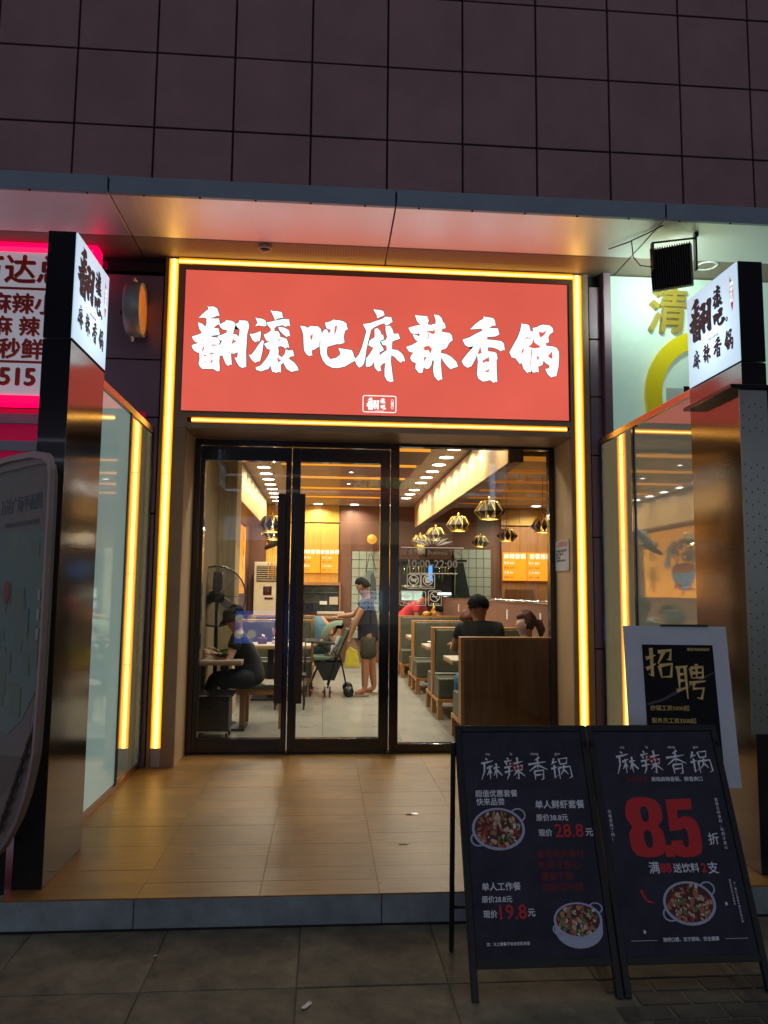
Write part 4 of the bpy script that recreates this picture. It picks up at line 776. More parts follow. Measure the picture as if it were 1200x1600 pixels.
# slatted ceiling boards with warm lit gaps, light on the front edges painted as glow
cs = thing('slatted_ceiling', 'dark wood ceiling boards with glowing amber gaps in the middle of the room', 'ceiling boards', (.4, 4.5, 3.2))
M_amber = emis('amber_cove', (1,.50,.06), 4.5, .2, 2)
M_edgeglow = emis('amber_edge', (1,.42,.035), .72, .25, 3)
for i in range(6):
    y = 1.22+i*1.2; x1 = 1.30-(i*.035)
    box(-.62, x1, y, y+.98, 3.19, 3.215).build('slat', M_darkwood, cs); box(-.62, x1, y-.008, y-.001, 3.19, 3.262).build('light_edge', M_edgeglow, cs)
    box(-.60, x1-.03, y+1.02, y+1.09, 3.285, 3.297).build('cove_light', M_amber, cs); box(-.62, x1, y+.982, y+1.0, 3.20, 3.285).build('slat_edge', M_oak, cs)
cs2 = thing('slatted_ceiling', 'dark wood ceiling boards with amber gaps beyond the low wall on the right', 'ceiling boards', (3.6, 5.5, 3.2))  # mirrored ceiling, added as solid boards
for i in range(5):
    y = 2.6+i*.98
    box(2.4, 4.6, y, y+.72, 3.14, 3.165).build('slat', M_darkwood, cs2); box(2.4, 4.6, y-.008, y-.001, 3.14, 3.20).build('light_edge', mat('amber_edge_dim', (.4,.2,.05), .5, emit=(1,.36,.03), es=.38), cs2); box(2.42, 4.58, y+.80, y+.92, 3.285, 3.297).build('cove_light', M_amber, cs2); box(2.4, 4.6, y+.955, y+.977, 3.15, 3.285).build('slat_edge', M_oak, cs2)  # front edges are given the light as glow here too
# downlights
def downlight(x, y, lab, z=ZC, r=.095, power=16, grp='round ceiling downlights'):
    t = thing('downlight', lab, 'downlight', (x, y, z), grp)
    m_ = MB(); m_.lathe([(r+.014,-.001),(r+.014,-.008),(r,-.010),(r,-.002)], (x,y,z), 20); m_.build('trim_ring', M_white, t)
    m_ = MB(); m_.lathe([(r-.001,-.007),(0,-.0072)], (x,y,z), 20); m_.build('diffuser', M_down, t)
    l = bpy.data.lights.new('downlight_lamp', 'AREA'); l.shape = 'DISK'; l.size = .13; l.energy = power; l.color = (1,.90,.74); l.spread = math.radians(150)
    o = bpy.data.objects.new('downlight_lamp', l); COL.objects.link(o); o.parent = t; o.location = (0,0,-.016); return t
for i, x in enumerate((-.75, .35, 1.6)): downlight(x, 1.05, 'round ceiling downlight just inside the doors, %s' % ['on the left','in the middle','on the right'][i], power=9)
for i in range(10): downlight(1.62-.008*i, 2.10+.615*i+(.3 if i > 6 else 0), 'round ceiling downlight in the row beside the right beam, %s from the entrance' % ORD[i])
for i in range(9): downlight(-.92-.01*i, 3.9+.61*i, 'round ceiling downlight in the left-hand row, %s from the entrance' % ORD[i])
for i, x in enumerate((-.17, .59)): downlight(x, 9.2, 'round ceiling downlight close to the back wall, %s' % ('left one' if i == 0 else 'right one'), grp='back wall downlights')
for i, (x, y) in enumerate(((4.0,8.6),(4.4,8.9),(3.4,8.2))): downlight(x, y, 'round ceiling downlight beyond the low wall, %s from the left' % ORD[[1,2,0][i]], grp='downlights beyond the low wall')  # lamps of the room added in place of the mirror image
for i in range(4): downlight(.35, 1.7+i*1.2, 'small downlight set between the dark ceiling boards, %s from the entrance' % ORD[i], z=3.19, r=.03, power=10, grp='small downlights between boards')

# ------------------------------------------------------------------ BACK WALL AND KITCHEN
wp = thing('wood_wall_panel', 'yellow vertical grain wood panel at the back wall behind the ordering counter', 'wall panel', (-.3, 9.5, 1.5))
for i in range(4):
    a = -1.25+i*.383
    box(a+.002, a+.381, 9.47, 9.51, 2.935, 3.295).build('upper_panel', M_yellowwood, wp, .002); box(a+.002, a+.381, 9.47, 9.51, 1.62, 2.905).build('lower_panel', M_yellowwood, wp, .002)
box(-1.25, .28, 9.495, 9.515, 2.906, 2.934).build('shadow_line', M_black, wp)
M_menu = emis('menu_orange', (1,.36,.02), .95, .12, 3); M_menutext = emis('menu_text_white', (1,.93,.8), 1.1); M_menured = mat('menu_text_red', (.4,.06,.02), .5)
def menu(x0, x1, z0, z1, y, lab, head, rows, grp='orange lit menu boards'):
    t = thing('menu_board', lab, 'menu board', ((x0+x1)/2, y, z0), grp)
    box(x0, x1, y-.03, y, z0, z1).build('lit_face', M_menu, t); cx = (x0+x1)/2; h = z1-z0
    text(head, h*.2, FRONT(cx, y-.031, z1-h*.15), M_menutext, t, bold=.02)
    for i, r in enumerate(rows): text(r, h*.10, FRONT(x0+.02, y-.031, z1-h*(.38+.17*i)), M_menutext if i % 2 == 0 else M_menured, t, align='LEFT')
menu(-.52, -.11, 1.86, 2.37, 9.46, 'orange lit menu board, partly hidden by the door handle', '麻辣香锅', ['荤菜 ¥38','蔬菜 ¥28','主食 ¥6','饮料 ¥5'])
menu(-.09, .27, 1.86, 2.37, 9.46, 'orange lit menu board seen through the right door leaf', '套餐推荐', ['单人 28.8','双人 58.8','三人 88.8','四人 108'])
kw = thing('serving_hatch', 'serving hatch with a wood frame and counter in the back wall, left of the tiles', 'serving hatch', (0, 9.45, .9))
box(-.45, .30, 9.40, 9.47, .95, 1.60).build('hatch_back', mat('hatch_dark', (.05,.06,.05), .3, .4, var=.6, vs=9), kw)
for a in ((-.50,-.452,.95,1.66),(.302,.33,.95,1.66),(-.452,.302,1.602,1.66)): box(a[0], a[1], 9.33, 9.47, a[2], a[3]).build('hatch_frame', M_oakv, kw)
box(-.45, .30, 9.36, 9.39, 1.44, 1.455).build('shelf', M_chrome, kw); box(.10, .28, 9.3, 9.36, 1.2, 1.36).build('carton', M_tabletop, kw); box(-.1,.05,9.3,9.36,1.2,1.27).build('carton', M_white, kw)
ct = thing('counter', 'ordering counter of pale boards and dark wood at the back of the room', 'counter', (0, 8.9, 0))
box(-.6, .40, 8.6, 9.2, 1.02, 1.06).build('counter_top', M_tabletop, ct, .003)
for i, m in enumerate((M_oak, M_tabletop, M_oak)): box(-.6, .39, 8.62, 9.18, .99-.03*i-.028+.028, 1.018-.03*i).build('edge_band', m, ct)
box(-.58, .36, 8.66, 9.1, .02, .925).build('front', M_darkwood, ct); box(-.58, .36, 8.63, 8.655, .55, .60).build('front_rail', M_oak, ct)
box(.30, .55, 9.47, 9.52, 0, 3.29).build('brown_pilaster', M_wallbrown)
bpy.data.objects['brown_pilaster']['kind'] = 'structure'
M_walltile = mat('wall_tile_green_white', (.42,.47,.38), .25, var=.05, coat=.3)
def tilewall(x0, x1, z0, z1, y, lab, tw=.135, th=.18):
    t = thing('tiled_wall', lab, 'tiled wall', ((x0+x1)/2, y, z0)); box(x0, x1, y+.012, y+.03, z0, z1).build('grout', mat('grout_dark', (.05,.06,.05), .9), t)
    nx, nz = int((x1-x0)/tw), int((z1-z0)/th); md = None
    for i in range(nx):
        for j in range(nz):
            cx, cz = x0+(i+.5)*(x1-x0)/nx, z0+(j+.5)*(z1-z0)/nz
            if md is None:
                q = MB(); a, b = (x1-x0)/nx/2-.006, (z1-z0)/nz/2-.006; q.box(-a, a, -.006, .006, -b, b); o = q.build('wall_tile', M_walltile); md = o.data; bpy.data.objects.remove(o)
            o = bpy.data.objects.new('wall_tile', md); COL.objects.link(o); o.parent = t; o.location = (cx-(x0+x1)/2, 0, cz-z0)
tilewall(.56, 1.50, .5, 2.33, 9.46, 'pale green tiled kitchen wall behind the standing person')
tilewall(2.75, 3.55, 1.2, 2.40, 9.46, 'pale green tiled wall strip beyond the low wall on the right')  # solid tiles standing in for mirrored ones
ap = thing('apron', 'pale blue-green apron hanging from a hook on the tiled wall', 'apron', (.95, 9.4, 1.6))
q = MB(FRONT(.95, 9.40, 1.30)); q.plate([[(-.16,0),(.13,0),(.10,.5),(.05,.62),(-.06,.62),(-.12,.45)]], 0, .015); q.build('apron_cloth', mat('apron_teal', (.16,.24,.23), .8, var=.15), ap)
q = MB(); q.tube([(.86,9.38,1.9),(.94,9.38,2.28),(.97,9.38,2.28),(1.08,9.38,1.9)], .008, 5); q.build('strap', M_black, ap)
q = MB(FRONT(1.0, 9.385, 1.32)); q.plate([[(-.05,0),(.09,0),(.07,.42),(.0,.55),(-.04,.5)]], 0, .01); q.build('dark_towel', mat('towel_grey', (.07,.09,.09), .9), ap)
wl = thing('wall_lamp', 'small faceted amber globe lamp on the brown back wall', 'lamp', (.98, 9.4, 2.58))
q = MB(); q.ball((.98,9.38,2.58), .105, .105, .105, 8, 6, smooth=False); q.build('globe', emis('amber_globe', (1,.45,.05), .75, .3, 20), wl)
q = MB()
for i in range(8):
    a = i*math.pi/4; q.tube([(.98,9.38,2.69),(.98+.1*math.cos(a),9.38+.1*math.sin(a),2.58),(.98,9.38,2.47)], .005, 5)
q.build('cage', M_black, wl)
ko = thing('kitchen_window', 'wide kitchen window with lit bowls, hanging utensils and steel shelves behind glass', 'kitchen window', (2.2, 9.3, 1))
box(1.60, 2.70, 9.42, 9.50, 1.04, 2.12).build('dark_recess', mat('recess_dark', (.018,.02,.022), .4, var=.5, vs=6), ko)
box(1.55, 3.0, 9.30, 9.40, 2.12, 2.17).build('window_head', M_black, ko)
box(1.58, 2.15, 9.25, 9.42, 1.52, 1.56).build('steel_shelf', M_chrome, ko); box(1.58, 2.66, 9.22, 9.42, 1.02, 1.05).build('steel_shelf', M_chrome, ko); box(1.58, 2.1, 9.2, 9.42, 1.26, 1.285).build('steel_shelf', M_chrome, ko)
box(2.10, 2.35, 9.18, 9.28, 1.0, 2.11).build('dark_post', M_black, ko)
box(1.62, 2.06, 9.39, 9.41, 1.30, 1.50).build('lit_panel', emis('lit_greenwhite', (.75,1,.85), .75, .4, 14), ko); box(1.60, 2.08, 9.39, 9.41, 1.08, 1.24).build('lit_panel', emis('lit_greenwhite2', (.6,.85,.85), .55, .5, 14), ko)
box(2.37, 2.68, 9.39, 9.41, 1.42, 1.47).build('tube_light', emis('tube_white', (.9,1,1), 2.0), ko); box(2.16, 2.24, 9.15, 9.175, 1.7, 2.04).build('blue_light', emis('blue_light', (.1,.35,1), 1.3), ko)
rn2 = random.Random(4)
for i in range(16):
    x = 1.66+i*.062; c = rn2.choice(['green','white','yellow'])
    q = MB(); q.cyl((x, 9.28, 2.03), (x, 9.28, 2.03-rn2.uniform(.12,.34)), .008, .014, 6); q.build('utensil', [M_chrome, mat('veg_green', (.10,.30,.05), .6), M_gold][i % 3], ko)
for i in range(9): q = MB(); q.ball((1.64+i*.052, 9.3, 1.59), .03, .03, .03, 7, 5); q.build('bowl', [mat('veg_green', (.10,.30,.05), .6), M_white, M_tabletop][i % 3], ko)
wk = thing('hood_glass', 'slanted dark green kitchen glass panel right of the kitchen window', 'glass panel', (2.9, 9.3, 1))
q = MB(FRONT(2.72, 9.30, 1.0)); q.plate([[(0,0),(.42,0),(.20,1.1),(.06,1.1)]], 0, .02); q.build('panel', mat('green_glass', (.035,.05,.04), .12, .2, var=.4, vs=5), wk)
fan_ = thing('ceiling_fan', 'pale round desk fan high on the back wall by the kitchen window', 'fan', (2.0, 9.3, 2.35)); q = MB(); q.ball((2.02,9.28,2.36), .09, .06, .11); q.build('head', M_cream, fan_); q = MB(); q.cyl((2.12,9.3,2.2), (2.12,9.3,3.29), .015); q.build('pole', M_black, fan_)
# back wall of the mirror image, built as a solid room on the right
rp = thing('wood_wall_panel', 'orange wood panel wall beyond the low wall on the right', 'wall panel', (4.2, 9.5, 1.2))
for i in range(3):
    a = 3.78+i*.405
    box(a, a+.40, 9.45, 9.5, 2.93, 3.29).build('upper_panel', M_yellowwood, rp, .002); box(a, a+.40, 9.45, 9.5, 1.0, 2.90).build('lower_panel', M_oakv, rp, .002)
menu(3.80, 4.32, 1.74, 2.34, 9.44, 'orange lit menu board beyond the low wall, left one of two', '麻辣香锅', ['荤菜 ¥38','蔬菜 ¥28','主食 ¥6','饮料 ¥5'], 'menu boards beyond the low wall')
menu(4.34, 4.90, 1.74, 2.34, 9.44, 'orange lit menu board beyond the low wall, right one of two', '套餐推荐', ['单人 28.8','双人 58.8','三人 88.8','四人 108'], 'menu boards beyond the low wall')
box(3.85, 4.45, 9.38, 9.44, 1.1, 1.55).build('dark_hatch', M_darkwood, rp)

# ------------------------------------------------------------------ LEFT WALL: mural, AC, fan, decor
mu = thing('wall_mural', 'orange mural of a steaming bowl of spicy food on the left wall', 'mural', (-1.59, 7, 1.4))
MM = frame((-1.596, 5.5, 1.42), (0,1,0), (0,0,1))
q = MB(MM); q.plate([[(0,0),(3.1,0),(3.1,1.30),(0,1.30)]], 0, .006); q.build('print_sheet', mat('mural_orange', (.62,.14,.02), .6, var=0, vs=.8, col2=(.70,.40,.04), emit=(.85,.30,.03), es=1.1), mu)  # glow put into the print to make its reflection stronger
q = MB(MM @ Matrix.Translation((0,0,.0065)))
def blob(cx, cy, rx, ry, z, n=20, a0=0, a1=360): q.add([(cx+rx*math.cos(math.radians(a0+(a1-a0)*i/n)), cy+ry*math.sin(math.radians(a0+(a1-a0)*i/n)), z) for i in range(n+(0 if a1-a0 == 360 else 1))], [tuple(range(n+(0 if a1-a0 == 360 else 1)))])
q.m = 0
for i, (cx, cy, r) in enumerate(((1.75,.95,.16),(1.95,.85,.16),(2.05,.65,.14),(1.1,.95,.13),(1.0,.75,.15),(1.2,.8,.15),(1.45,1.0,.14),(.62,.75,.16),(.5,.62,.14))): blob(cx, cy, r, r*.85, .0004+i*.0002)
q.m = 1; blob(1.4, .55, .48, .42, .003, 18, 180, 360); q.m = 2; blob(1.4, .55, .46, .09, .0036); q.m = 3
for i in range(26): blob(1.0+random.random()*.8, .08+random.random()*.18 if i % 2 else .6+random.random()*.2, .05, .03, .0040+i*.0002, 8)
q.m = 4
for i in range(5): blob(1.1+i*.15, .85, .022, .2, .0098+i*.0002, 10)
q.m = 5
for i in range(4): blob(1.2+i*.2, .72+.05*i, .04, .07, .011+i*.0002, 8)
q.build('mural_print', [mat('mural_cloud', (.55,.62,.68), .6), mat('mural_bowl', (.16,.30,.50), .5), mat('mural_soup', (.5,.10,.02), .5), mat('mural_food', (.45,.07,.02), .6), mat('mural_chilli', (.6,.03,.02), .5), mat('mural_green', (.05,.25,.05), .6)], mu)
q = MB(MM @ Matrix.Translation((0,0,.0075)));
for i, k in enumerate(('ma','la','xiang','guo')): strokes(q, SK[k], .09, 2.6, 1.22-i*.29, .26)
q.build('mural_lettering', mat('mural_maroon', (.25,.04,.06), .5), mu)
ac = thing('air_conditioner', 'cream floor-standing air conditioner against the far left', 'air conditioner', (-1.17, 9.2, 0))
box(-1.44, -.90, 9.0, 9.4, .02, 2.06).build('cabinet', M_cream, ac, .01); box(-1.39, -.95, 8.988, 9.0, 1.66, 1.98).build('grille', M_black, ac)
for i in range(7): box(-1.385, -.955, 8.978, 8.989, 1.685+i*.044, 1.697+i*.044).build('louvre', M_cream, ac)
box(-1.22, -1.05, 8.99, 9.0, 1.30, 1.34).build('display', M_black, ac)
fn = thing('pedestal_fan', 'large black wire pedestal fan behind the left door leaf', 'fan', (-1.12, 2.05, 0))
FC = Matrix.Translation((-1.20, 1.95, 1.42)) @ Matrix.Rotation(math.radians(24), 4, 'Z')
q = MB(FC); R_ = .335
for i in range(24): r = R_*(i+1)/24; q.tube([(r*math.cos(a), -.08*(1-(r/R_)**2)-.02, r*math.sin(a)) for a in [j*math.pi/16 for j in range(32)]], .0026, 4, closed=True)
for i in range(8): a = i*math.pi/4; q.tube([(0,-.10,0),(R_*.6*math.cos(a),-.07,R_*.6*math.sin(a)),(R_*math.cos(a),-.02,R_*math.sin(a))], .003, 4)
q.build('wire_guard', M_black, fn); q = MB(FC); q.tube([(R_*math.cos(a), 0, R_*math.sin(a)) for a in [j*math.pi/16 for j in range(32)]], .010, 6, closed=True); q.build('guard_ring', M_black, fn)
for i in range(3):
    q = MB(FC @ Matrix.Rotation(i*2*math.pi/3+.5, 4, 'Y')); q.add([(0,.0,-.03),(.12,-.02,-.07),(.26,-.01,-.06),(.27,.02,.03),(.10,.03,.04),(0,.01,.03)], [(0,1,2,3,4,5)]); q.build('blade', mat('blade_grey', (.10,.09,.08), .4, .2), fn)
q = MB(FC); q.cyl((0,-.06,0), (0,.18,0), .075, .06, 16); q.build('motor', M_black, fn); q = MB(); q.cyl((-1.20,2.0,.05), (-1.20,2.0,1.40), .022); q.build('pole', M_black, fn); q = MB(); q.lathe([(0,.0),(.25,.0),(.25,.03),(.05,.06),(0,.06)], (-1.20,2.0,0), 20); q.build('base', M_black, fn)
hd = thing('hanging_rods', 'bunch of thin brass rods hanging in front of the air conditioner', 'hanging decoration', (-.85, 6.6, 1.9))
for i, (x, a, b) in enumerate(((-.98,1.70,2.16),(-.93,1.72,2.22),(-.90,1.66,2.18),(-.86,1.7,2.1),(-.83,1.74,2.20),(-.78,1.76,2.22),(-.72,1.74,2.16))): q = MB(); q.cyl((x,6.6,a), (x+.01,6.6,b), .010); q.build('rod', M_gold, hd)
q = MB(); q.tube([(-1.05,6.6,2.20),(-.85,6.6,2.32),(-.70,6.6,2.55),(-.62,6.6,2.62)], [.03,.07,.09,.02], 8); q.build('shade', M_lampblack, hd); q = MB(); q.cyl((-.85,6.6,2.3), (-.85,6.6,3.29), .005); q.build('cord', M_black, hd)

# ------------------------------------------------------------------ PENDANT LAMPS
def pendant(x, y, z, label, group, cord=True, r=.178):
    t = thing('pendant_lamp', label, 'pendant lamp', (x, y, z), group); n = 11
    prof = [(.030,.140),(.56*r,.128),(r,.012),(.60*r,-.066)]
    faces = {0: MB(), 1: MB()}; wires = MB()
    def P(i, lv, off=0): a = 2*math.pi*(i+off)/n; rr_, zz = prof[lv]; return Vector((x+rr_*math.cos(a), y+rr_*math.sin(a), z+zz))
    for i in range(n):
        a, b, c = P(i,0), P(i,1), P(i,1,1); d = P(i,2,.5); e = P(i,3); f = P(i,3,1); g_ = P(i,2,-.5); a1 = P(i,0,1)
        faces[1].add([a, b, P(i,2,.5), a1], [(0,1,2,3)], False); faces[0].add([b, g_, d], [(0,1,2)], False); faces[0].add([d, g_, e], [(0,1,2)], False); faces[0].add([d, e, f], [(0,1,2)], False) if i % 3 == 0 else None
        for p0, p1 in ((a,b),(b,d),(b,g_),(d,e),(g_,e)): wires.tube([p0, p1], .0055, 4, False)
    faces[0].build('dark_facets', M_lampblack, t); faces[1].build('grey_facets', M_lampgrey, t)
    wires.tube([P(i,3) for i in range(n)], .011, 5, closed=True); wires.build('brass_wires', M_gold, t)
    q = MB(); q.cyl((x,y,z+.135), (x,y,z+.19), .022, .014); q.build('cap', M_gold, t)
    q = MB(); q.ball((x,y,z+.035), .032, .032, .042); q.build('bulb', M_bulb, t); q = MB(); q.cyl((x,y,z+.19), (x,y,ZC-.002), .003, n=5); q.build('cord', M_black, t)
    l = bpy.data.lights.new('pendant_light', 'POINT'); l.energy = 5; l.shadow_soft_size = .03; l.color = (1,.82,.58); o = bpy.data.objects.new('pendant_light', l); COL.objects.link(o); o.parent = t; o.location = (0,0,-.03)
    return t
p0 = pendant(1.868, 1.85, 2.395, 'black and brass faceted pendant lamp over the booth nearest the door', 'pendant lamps over the right-hand booths')
for i, (x, y, z) in enumerate(((1.88,3.95,2.42),(1.86,6.05,2.43),(1.85,8.1,2.45))):
    pendant(x, y, z, ['black and brass pendant lamp over the second booth table','black and brass pendant lamp over the third booth table','smallest looking black and brass pendant lamp, farthest in the right-hand row'][i], 'pendant lamps over the right-hand booths')
for i, (x, y, z) in enumerate(((3.10,3.95,2.42),(3.08,6.05,2.43),(3.04,8.1,2.45))):
    pendant(x, y, z, ['pendant lamp beyond the low wall, nearest of its row and cut by the door frame','pendant lamp beyond the low wall, middle of its row','pendant lamp beyond the low wall, farthest of its row'][i], 'pendant lamps beyond the low wall')  # reflected lamps, added as solid lit ones
for i, (y, x, z) in enumerate(((3.2,-.70,2.31),(5.0,-.80,2.33),(6.8,-.90,2.36))):
    pendant(x, y, z, ['nearest pendant lamp of the left-hand row, behind the left door','middle pendant lamp of the left-hand row','farthest pendant lamp of the left-hand row'][i], 'pendant lamps over the left-hand tables')

# ------------------------------------------------------------------ BOOTHS
def booth(x0, x1, y, label, near=True, far=True, solid=False, group='booth benches in the right-hand row', s=1, top=1.05):
    """back-to-back bench: back panel at y, seats towards the street (near) and the kitchen (far); open end at x0"""
    t = thing('booth_bench', label, 'bench', ((x0+x1)/2, y, 0), group)
    e = (x0, x0+.035) if s > 0 else (x1-.035, x1); bx = (x0+.036, x1) if s > 0 else (x0, x1-.036)
    box(e[0], e[1], y-.07, y+.07, .20, top).build('end_panel', M_oakv, t, .003)
    box(bx[0], bx[1], y-.07, y+.07, top-.022, top).build('top_cap', M_oak, t, .002)
    if solid: box(bx[0], bx[1], y-.068, y-.03, .2, top-.024).build('back_board', M_darkwood, t, .002)
    mx = (bx[0]+bx[1])/2
    for sgn, on_ in ((-1, near), (1, far)):
        if not on_: continue
        ya, yb = sorted((y+sgn*.03, y+sgn*.10)); 
        for a, b in ((bx[0]+.004, mx-.003), (mx+.003, bx[1])): box(a, b, ya, yb, .50, top-.026).build('back_cushion', M_vinyl, t, .012)
        ya, yb = sorted((y+sgn*.075, y+sgn*.50)); box(bx[0]-.02 if s > 0 else bx[0], bx[1] if s > 0 else bx[1]+.02, ya, yb, .235, .47).build('seat_cushion', M_vinyl, t, .018)
        ya, yb = sorted((y+sgn*.072, y+sgn*.53)); box(e[0], bx[1] if s > 0 else e[1], ya, yb, .195, .232).build('base_rail', M_oak, t, .002) if s > 0 else box(bx[0], e[1], ya, yb, .195, .232).build('base_rail', M_oak, t, .002)
        for yl in (y+sgn*.50, ): 
            for xl in (x0+.03, x1-.04): box(xl-.028, xl+.028, yl-.028, yl+.028, 0, .193).build('leg', M_oakv, t)
    for xl in (x0+.03, x1-.04): box(xl-.028, xl+.028, y-.028, y+.028, 0, .193).build('leg', M_oakv, t)
    return t
booth(1.345, 2.46, .87, 'booth bench nearest the window, its plain dark wood back facing the street', near=False, solid=True)
booth(1.345, 2.46, 2.87, 'second booth bench from the window, green-grey cushions both sides')
booth(1.345, 2.46, 5.05, 'third booth bench from the window, green-grey cushions both sides')
booth(1.345, 2.46, 7.2, 'fourth booth bench from the window, small in the distance')
booth(-1.28, -.165, 5.0, 'booth bench behind the left door handle, denim coat beside it', group='booth benches in the left-hand row', s=-1)
booth(-1.28, -.165, 7.0, 'far booth bench in the left-hand row near the counter', group='booth benches in the left-hand row', s=-1)
def table(x0, x1, y, label, group, s=1):
    t = thing('dining_table', label, 'table', ((x0+x1)/2, y, 0), group)
    box(x0, x1, y-.33, y+.33, .722, .75).build('table_top', M_tabletop, t, .003); box(x0-.001, x1+.001, y-.331, y+.331, .70, .721).build('edge_band', M_oak, t)
    xc = (x0+x1)/2; box(xc-.04, xc+.04, y-.04, y+.04, .03, .70).build('pedestal', M_black, t); box(xc-.25, xc+.25, y-.2, y+.2, 0, .028).build('base', M_black, t, .004)
    return t
for i, y in enumerate((1.95, 4.0, 6.15)): table(1.40, 2.45, y, ['pale dining table in the booth nearest the window','pale dining table in the second booth','pale dining table in the third booth'][i], 'tables in the right-hand booths')
table(-1.28, -.22, 6.0, 'pale dining table between the left-hand booth benches', 'tables on the left'); table(-1.28, -.18, 4.1, 'pale dining table in front of the left booth bench', 'tables on the left')
t = table(-1.29, -.86, 1.85, 'small table with food just inside the left door', 'tables on the left')
st_ = thing('low_bench', 'low wooden bench with an olive cushion just inside the left door', 'bench', (-.7, 2.1, 0))
box(-1.0, -.42, 1.80, 2.30, .42, .47).build('seat_cushion', M_vinyl, st_, .012); box(-.90, -.42, 1.81, 2.29, .36, .417).build('apron_rail', M_oak, st_)
for x, y in ((-.87,1.83),(-.45,1.83),(-.87,2.27),(-.45,2.27)): box(x-.028, x+.028, y-.028, y+.028, 0, .358).build('leg', M_oakv, st_)
bn = thing('bin_cart', 'black wheeled bin with a chrome edged lid inside the left door', 'bin', (-1.1, 1.35, 0))
box(-1.24, -.94, 1.2, 1.5, .08, .42).build('body', M_black, bn, .01); box(-1.26, -.90, 1.18, 1.52, .425, .455).build('lid', M_blackmetal, bn, .006); box(-1.25, -.91, 1.176, 1.179, .43, .437).build('chrome_edge', M_chrome, bn)
for x, y in ((-1.22,1.24),(-.96,1.24),(-.96,1.46)): q = MB(); q.cyl((x-.012,y,.03), (x+.012,y,.03), .03, n=12); q.build('castor', M_black, bn)
# chairs seen low behind the bench (black metal chair)
ch = thing('metal_chair', 'thin black metal chair behind the low bench', 'chair', (-.45, 4.4, 0))
box(-.62, -.22, 3.1, 3.5, .40, .43).build('seat', M_black, ch)
for x, y in ((-.6,3.12),(-.24,3.12),(-.6,3.48),(-.24,3.48)): q = MB(); q.cyl((x,y,0), (x,y,.40), .012); q.build('leg', M_black, ch)
box(-.61, -.23, 3.11, 3.13, .22, .24).build('stretcher', M_black, ch); q = MB(); q.tube([(-.6,3.49,.43),(-.6,3.52,.85),(-.24,3.52,.85),(-.24,3.49,.43)], .012); q.build('back_frame', M_black, ch)
# things standing on the tables
M_tissue = mat('tissue_box', (.12,.05,.03), .5)
def condiments(x, y, where, k):
    t = thing('tissue_box', 'dark tissue box with white tissue on %s' % where, 'tissue box', (x, y, .75), 'tissue boxes on the tables'); box(x-.06, x+.06, y-.06, y+.06, .751, .83).build('box', M_tissue, t, .004)
    q = MB(); q.tube([(x,y,.83),(x+.01,y,.86),(x-.01,y,.88)], [.02,.025,.004], 6); q.build('tissue', M_white, t)
    t = thing('chopstick_holder', 'steel chopstick holder on %s' % where, 'holder', (x+.16, y, .75), 'chopstick holders on the tables'); q = MB(); q.cyl((x+.16,y,.751), (x+.16,y,.85), .035, n=14); q.build('cup', M_chrome, t)
    for i in range(6): q = MB(); q.cyl((x+.16+.012*math.cos(i), y+.012*math.sin(i), .80), (x+.16+.03*math.cos(i), y+.03*math.sin(i), .97), .004, n=5); q.build('chopstick', M_oak, t)
for x, y, w_ in ((1.95, 2.1, 'the booth table nearest the window'), (1.9, 4.1, 'the second booth table'), (1.9, 6.2, 'the third booth table'), (-.75, 6.0, 'the left table between the benches'), (-.85, 4.1, 'the left table in front of the bench')): condiments(x, y, w_, 0)
def bowl(x, y, z, m, lab):
    q = MB(); q.lathe([(.035,.0),(.095,.055),(.10,.058),(.088,.048),(0,.040)], (x,y,z), 18); tag(q.build('bowl', m), lab, 'bowl')
bowl(1.62, 1.80, .751, M_white, 'white bowl on the nearest booth table in front of the black T-shirt'); bowl(2.15, 1.85, .751, M_red, 'red bowl on the nearest booth table by the striped top'); bowl(1.52, 3.85, .751, M_white, 'white bowl at the aisle end of the second booth table'); bowl(-.40, 4.05, .751, M_white, 'white bowl on the left table behind the door handle')
# food on the small table, snack on booth
fd = thing('food_bowl', 'bowl of green vegetables on the small table inside the left door', 'bowl', (-1.05, 1.75, .75))
q = MB(); q.lathe([(.04,.0),(.11,.06),(.115,.062),(.10,.05),(0,.045)], (-1.08,1.72,.751), 18); q.build('bowl', M_black, fd)
q = MB()
for i in range(40): a, r = random.uniform(0,6.28), random.uniform(0,.085); q.m = i % 3; q.ball((-1.08+r*math.cos(a), 1.72+r*math.sin(a), .81+random.uniform(0,.05)), .018, .012, .008, 6, 4)
q.build('vegetables', [mat('leaf_green', (.12,.34,.03), .5), mat('leaf_yellow', (.5,.42,.04), .5), mat('leaf_green2', (.05,.16,.03), .5)], fd)
dc = thing('snack_bag', 'orange and cream snack packet standing on top of the fourth booth', 'packet', (1.95, 7.15, 1.05))
q = MB(); q.ball((1.86,7.2,1.09), .07, .05, .045); q.ball((2.0,7.2,1.10), .05, .04, .055); q.build('packet', mat('packet_orange', (.65,.28,.04), .4, var=.4, vs=15), dc); q = MB(); q.tube([(1.95,7.2,1.1),(2.0,7.2,1.2),(1.98,7.2,1.29)], [.03,.025,.004]); q.build('packet_tip', M_gold, dc)

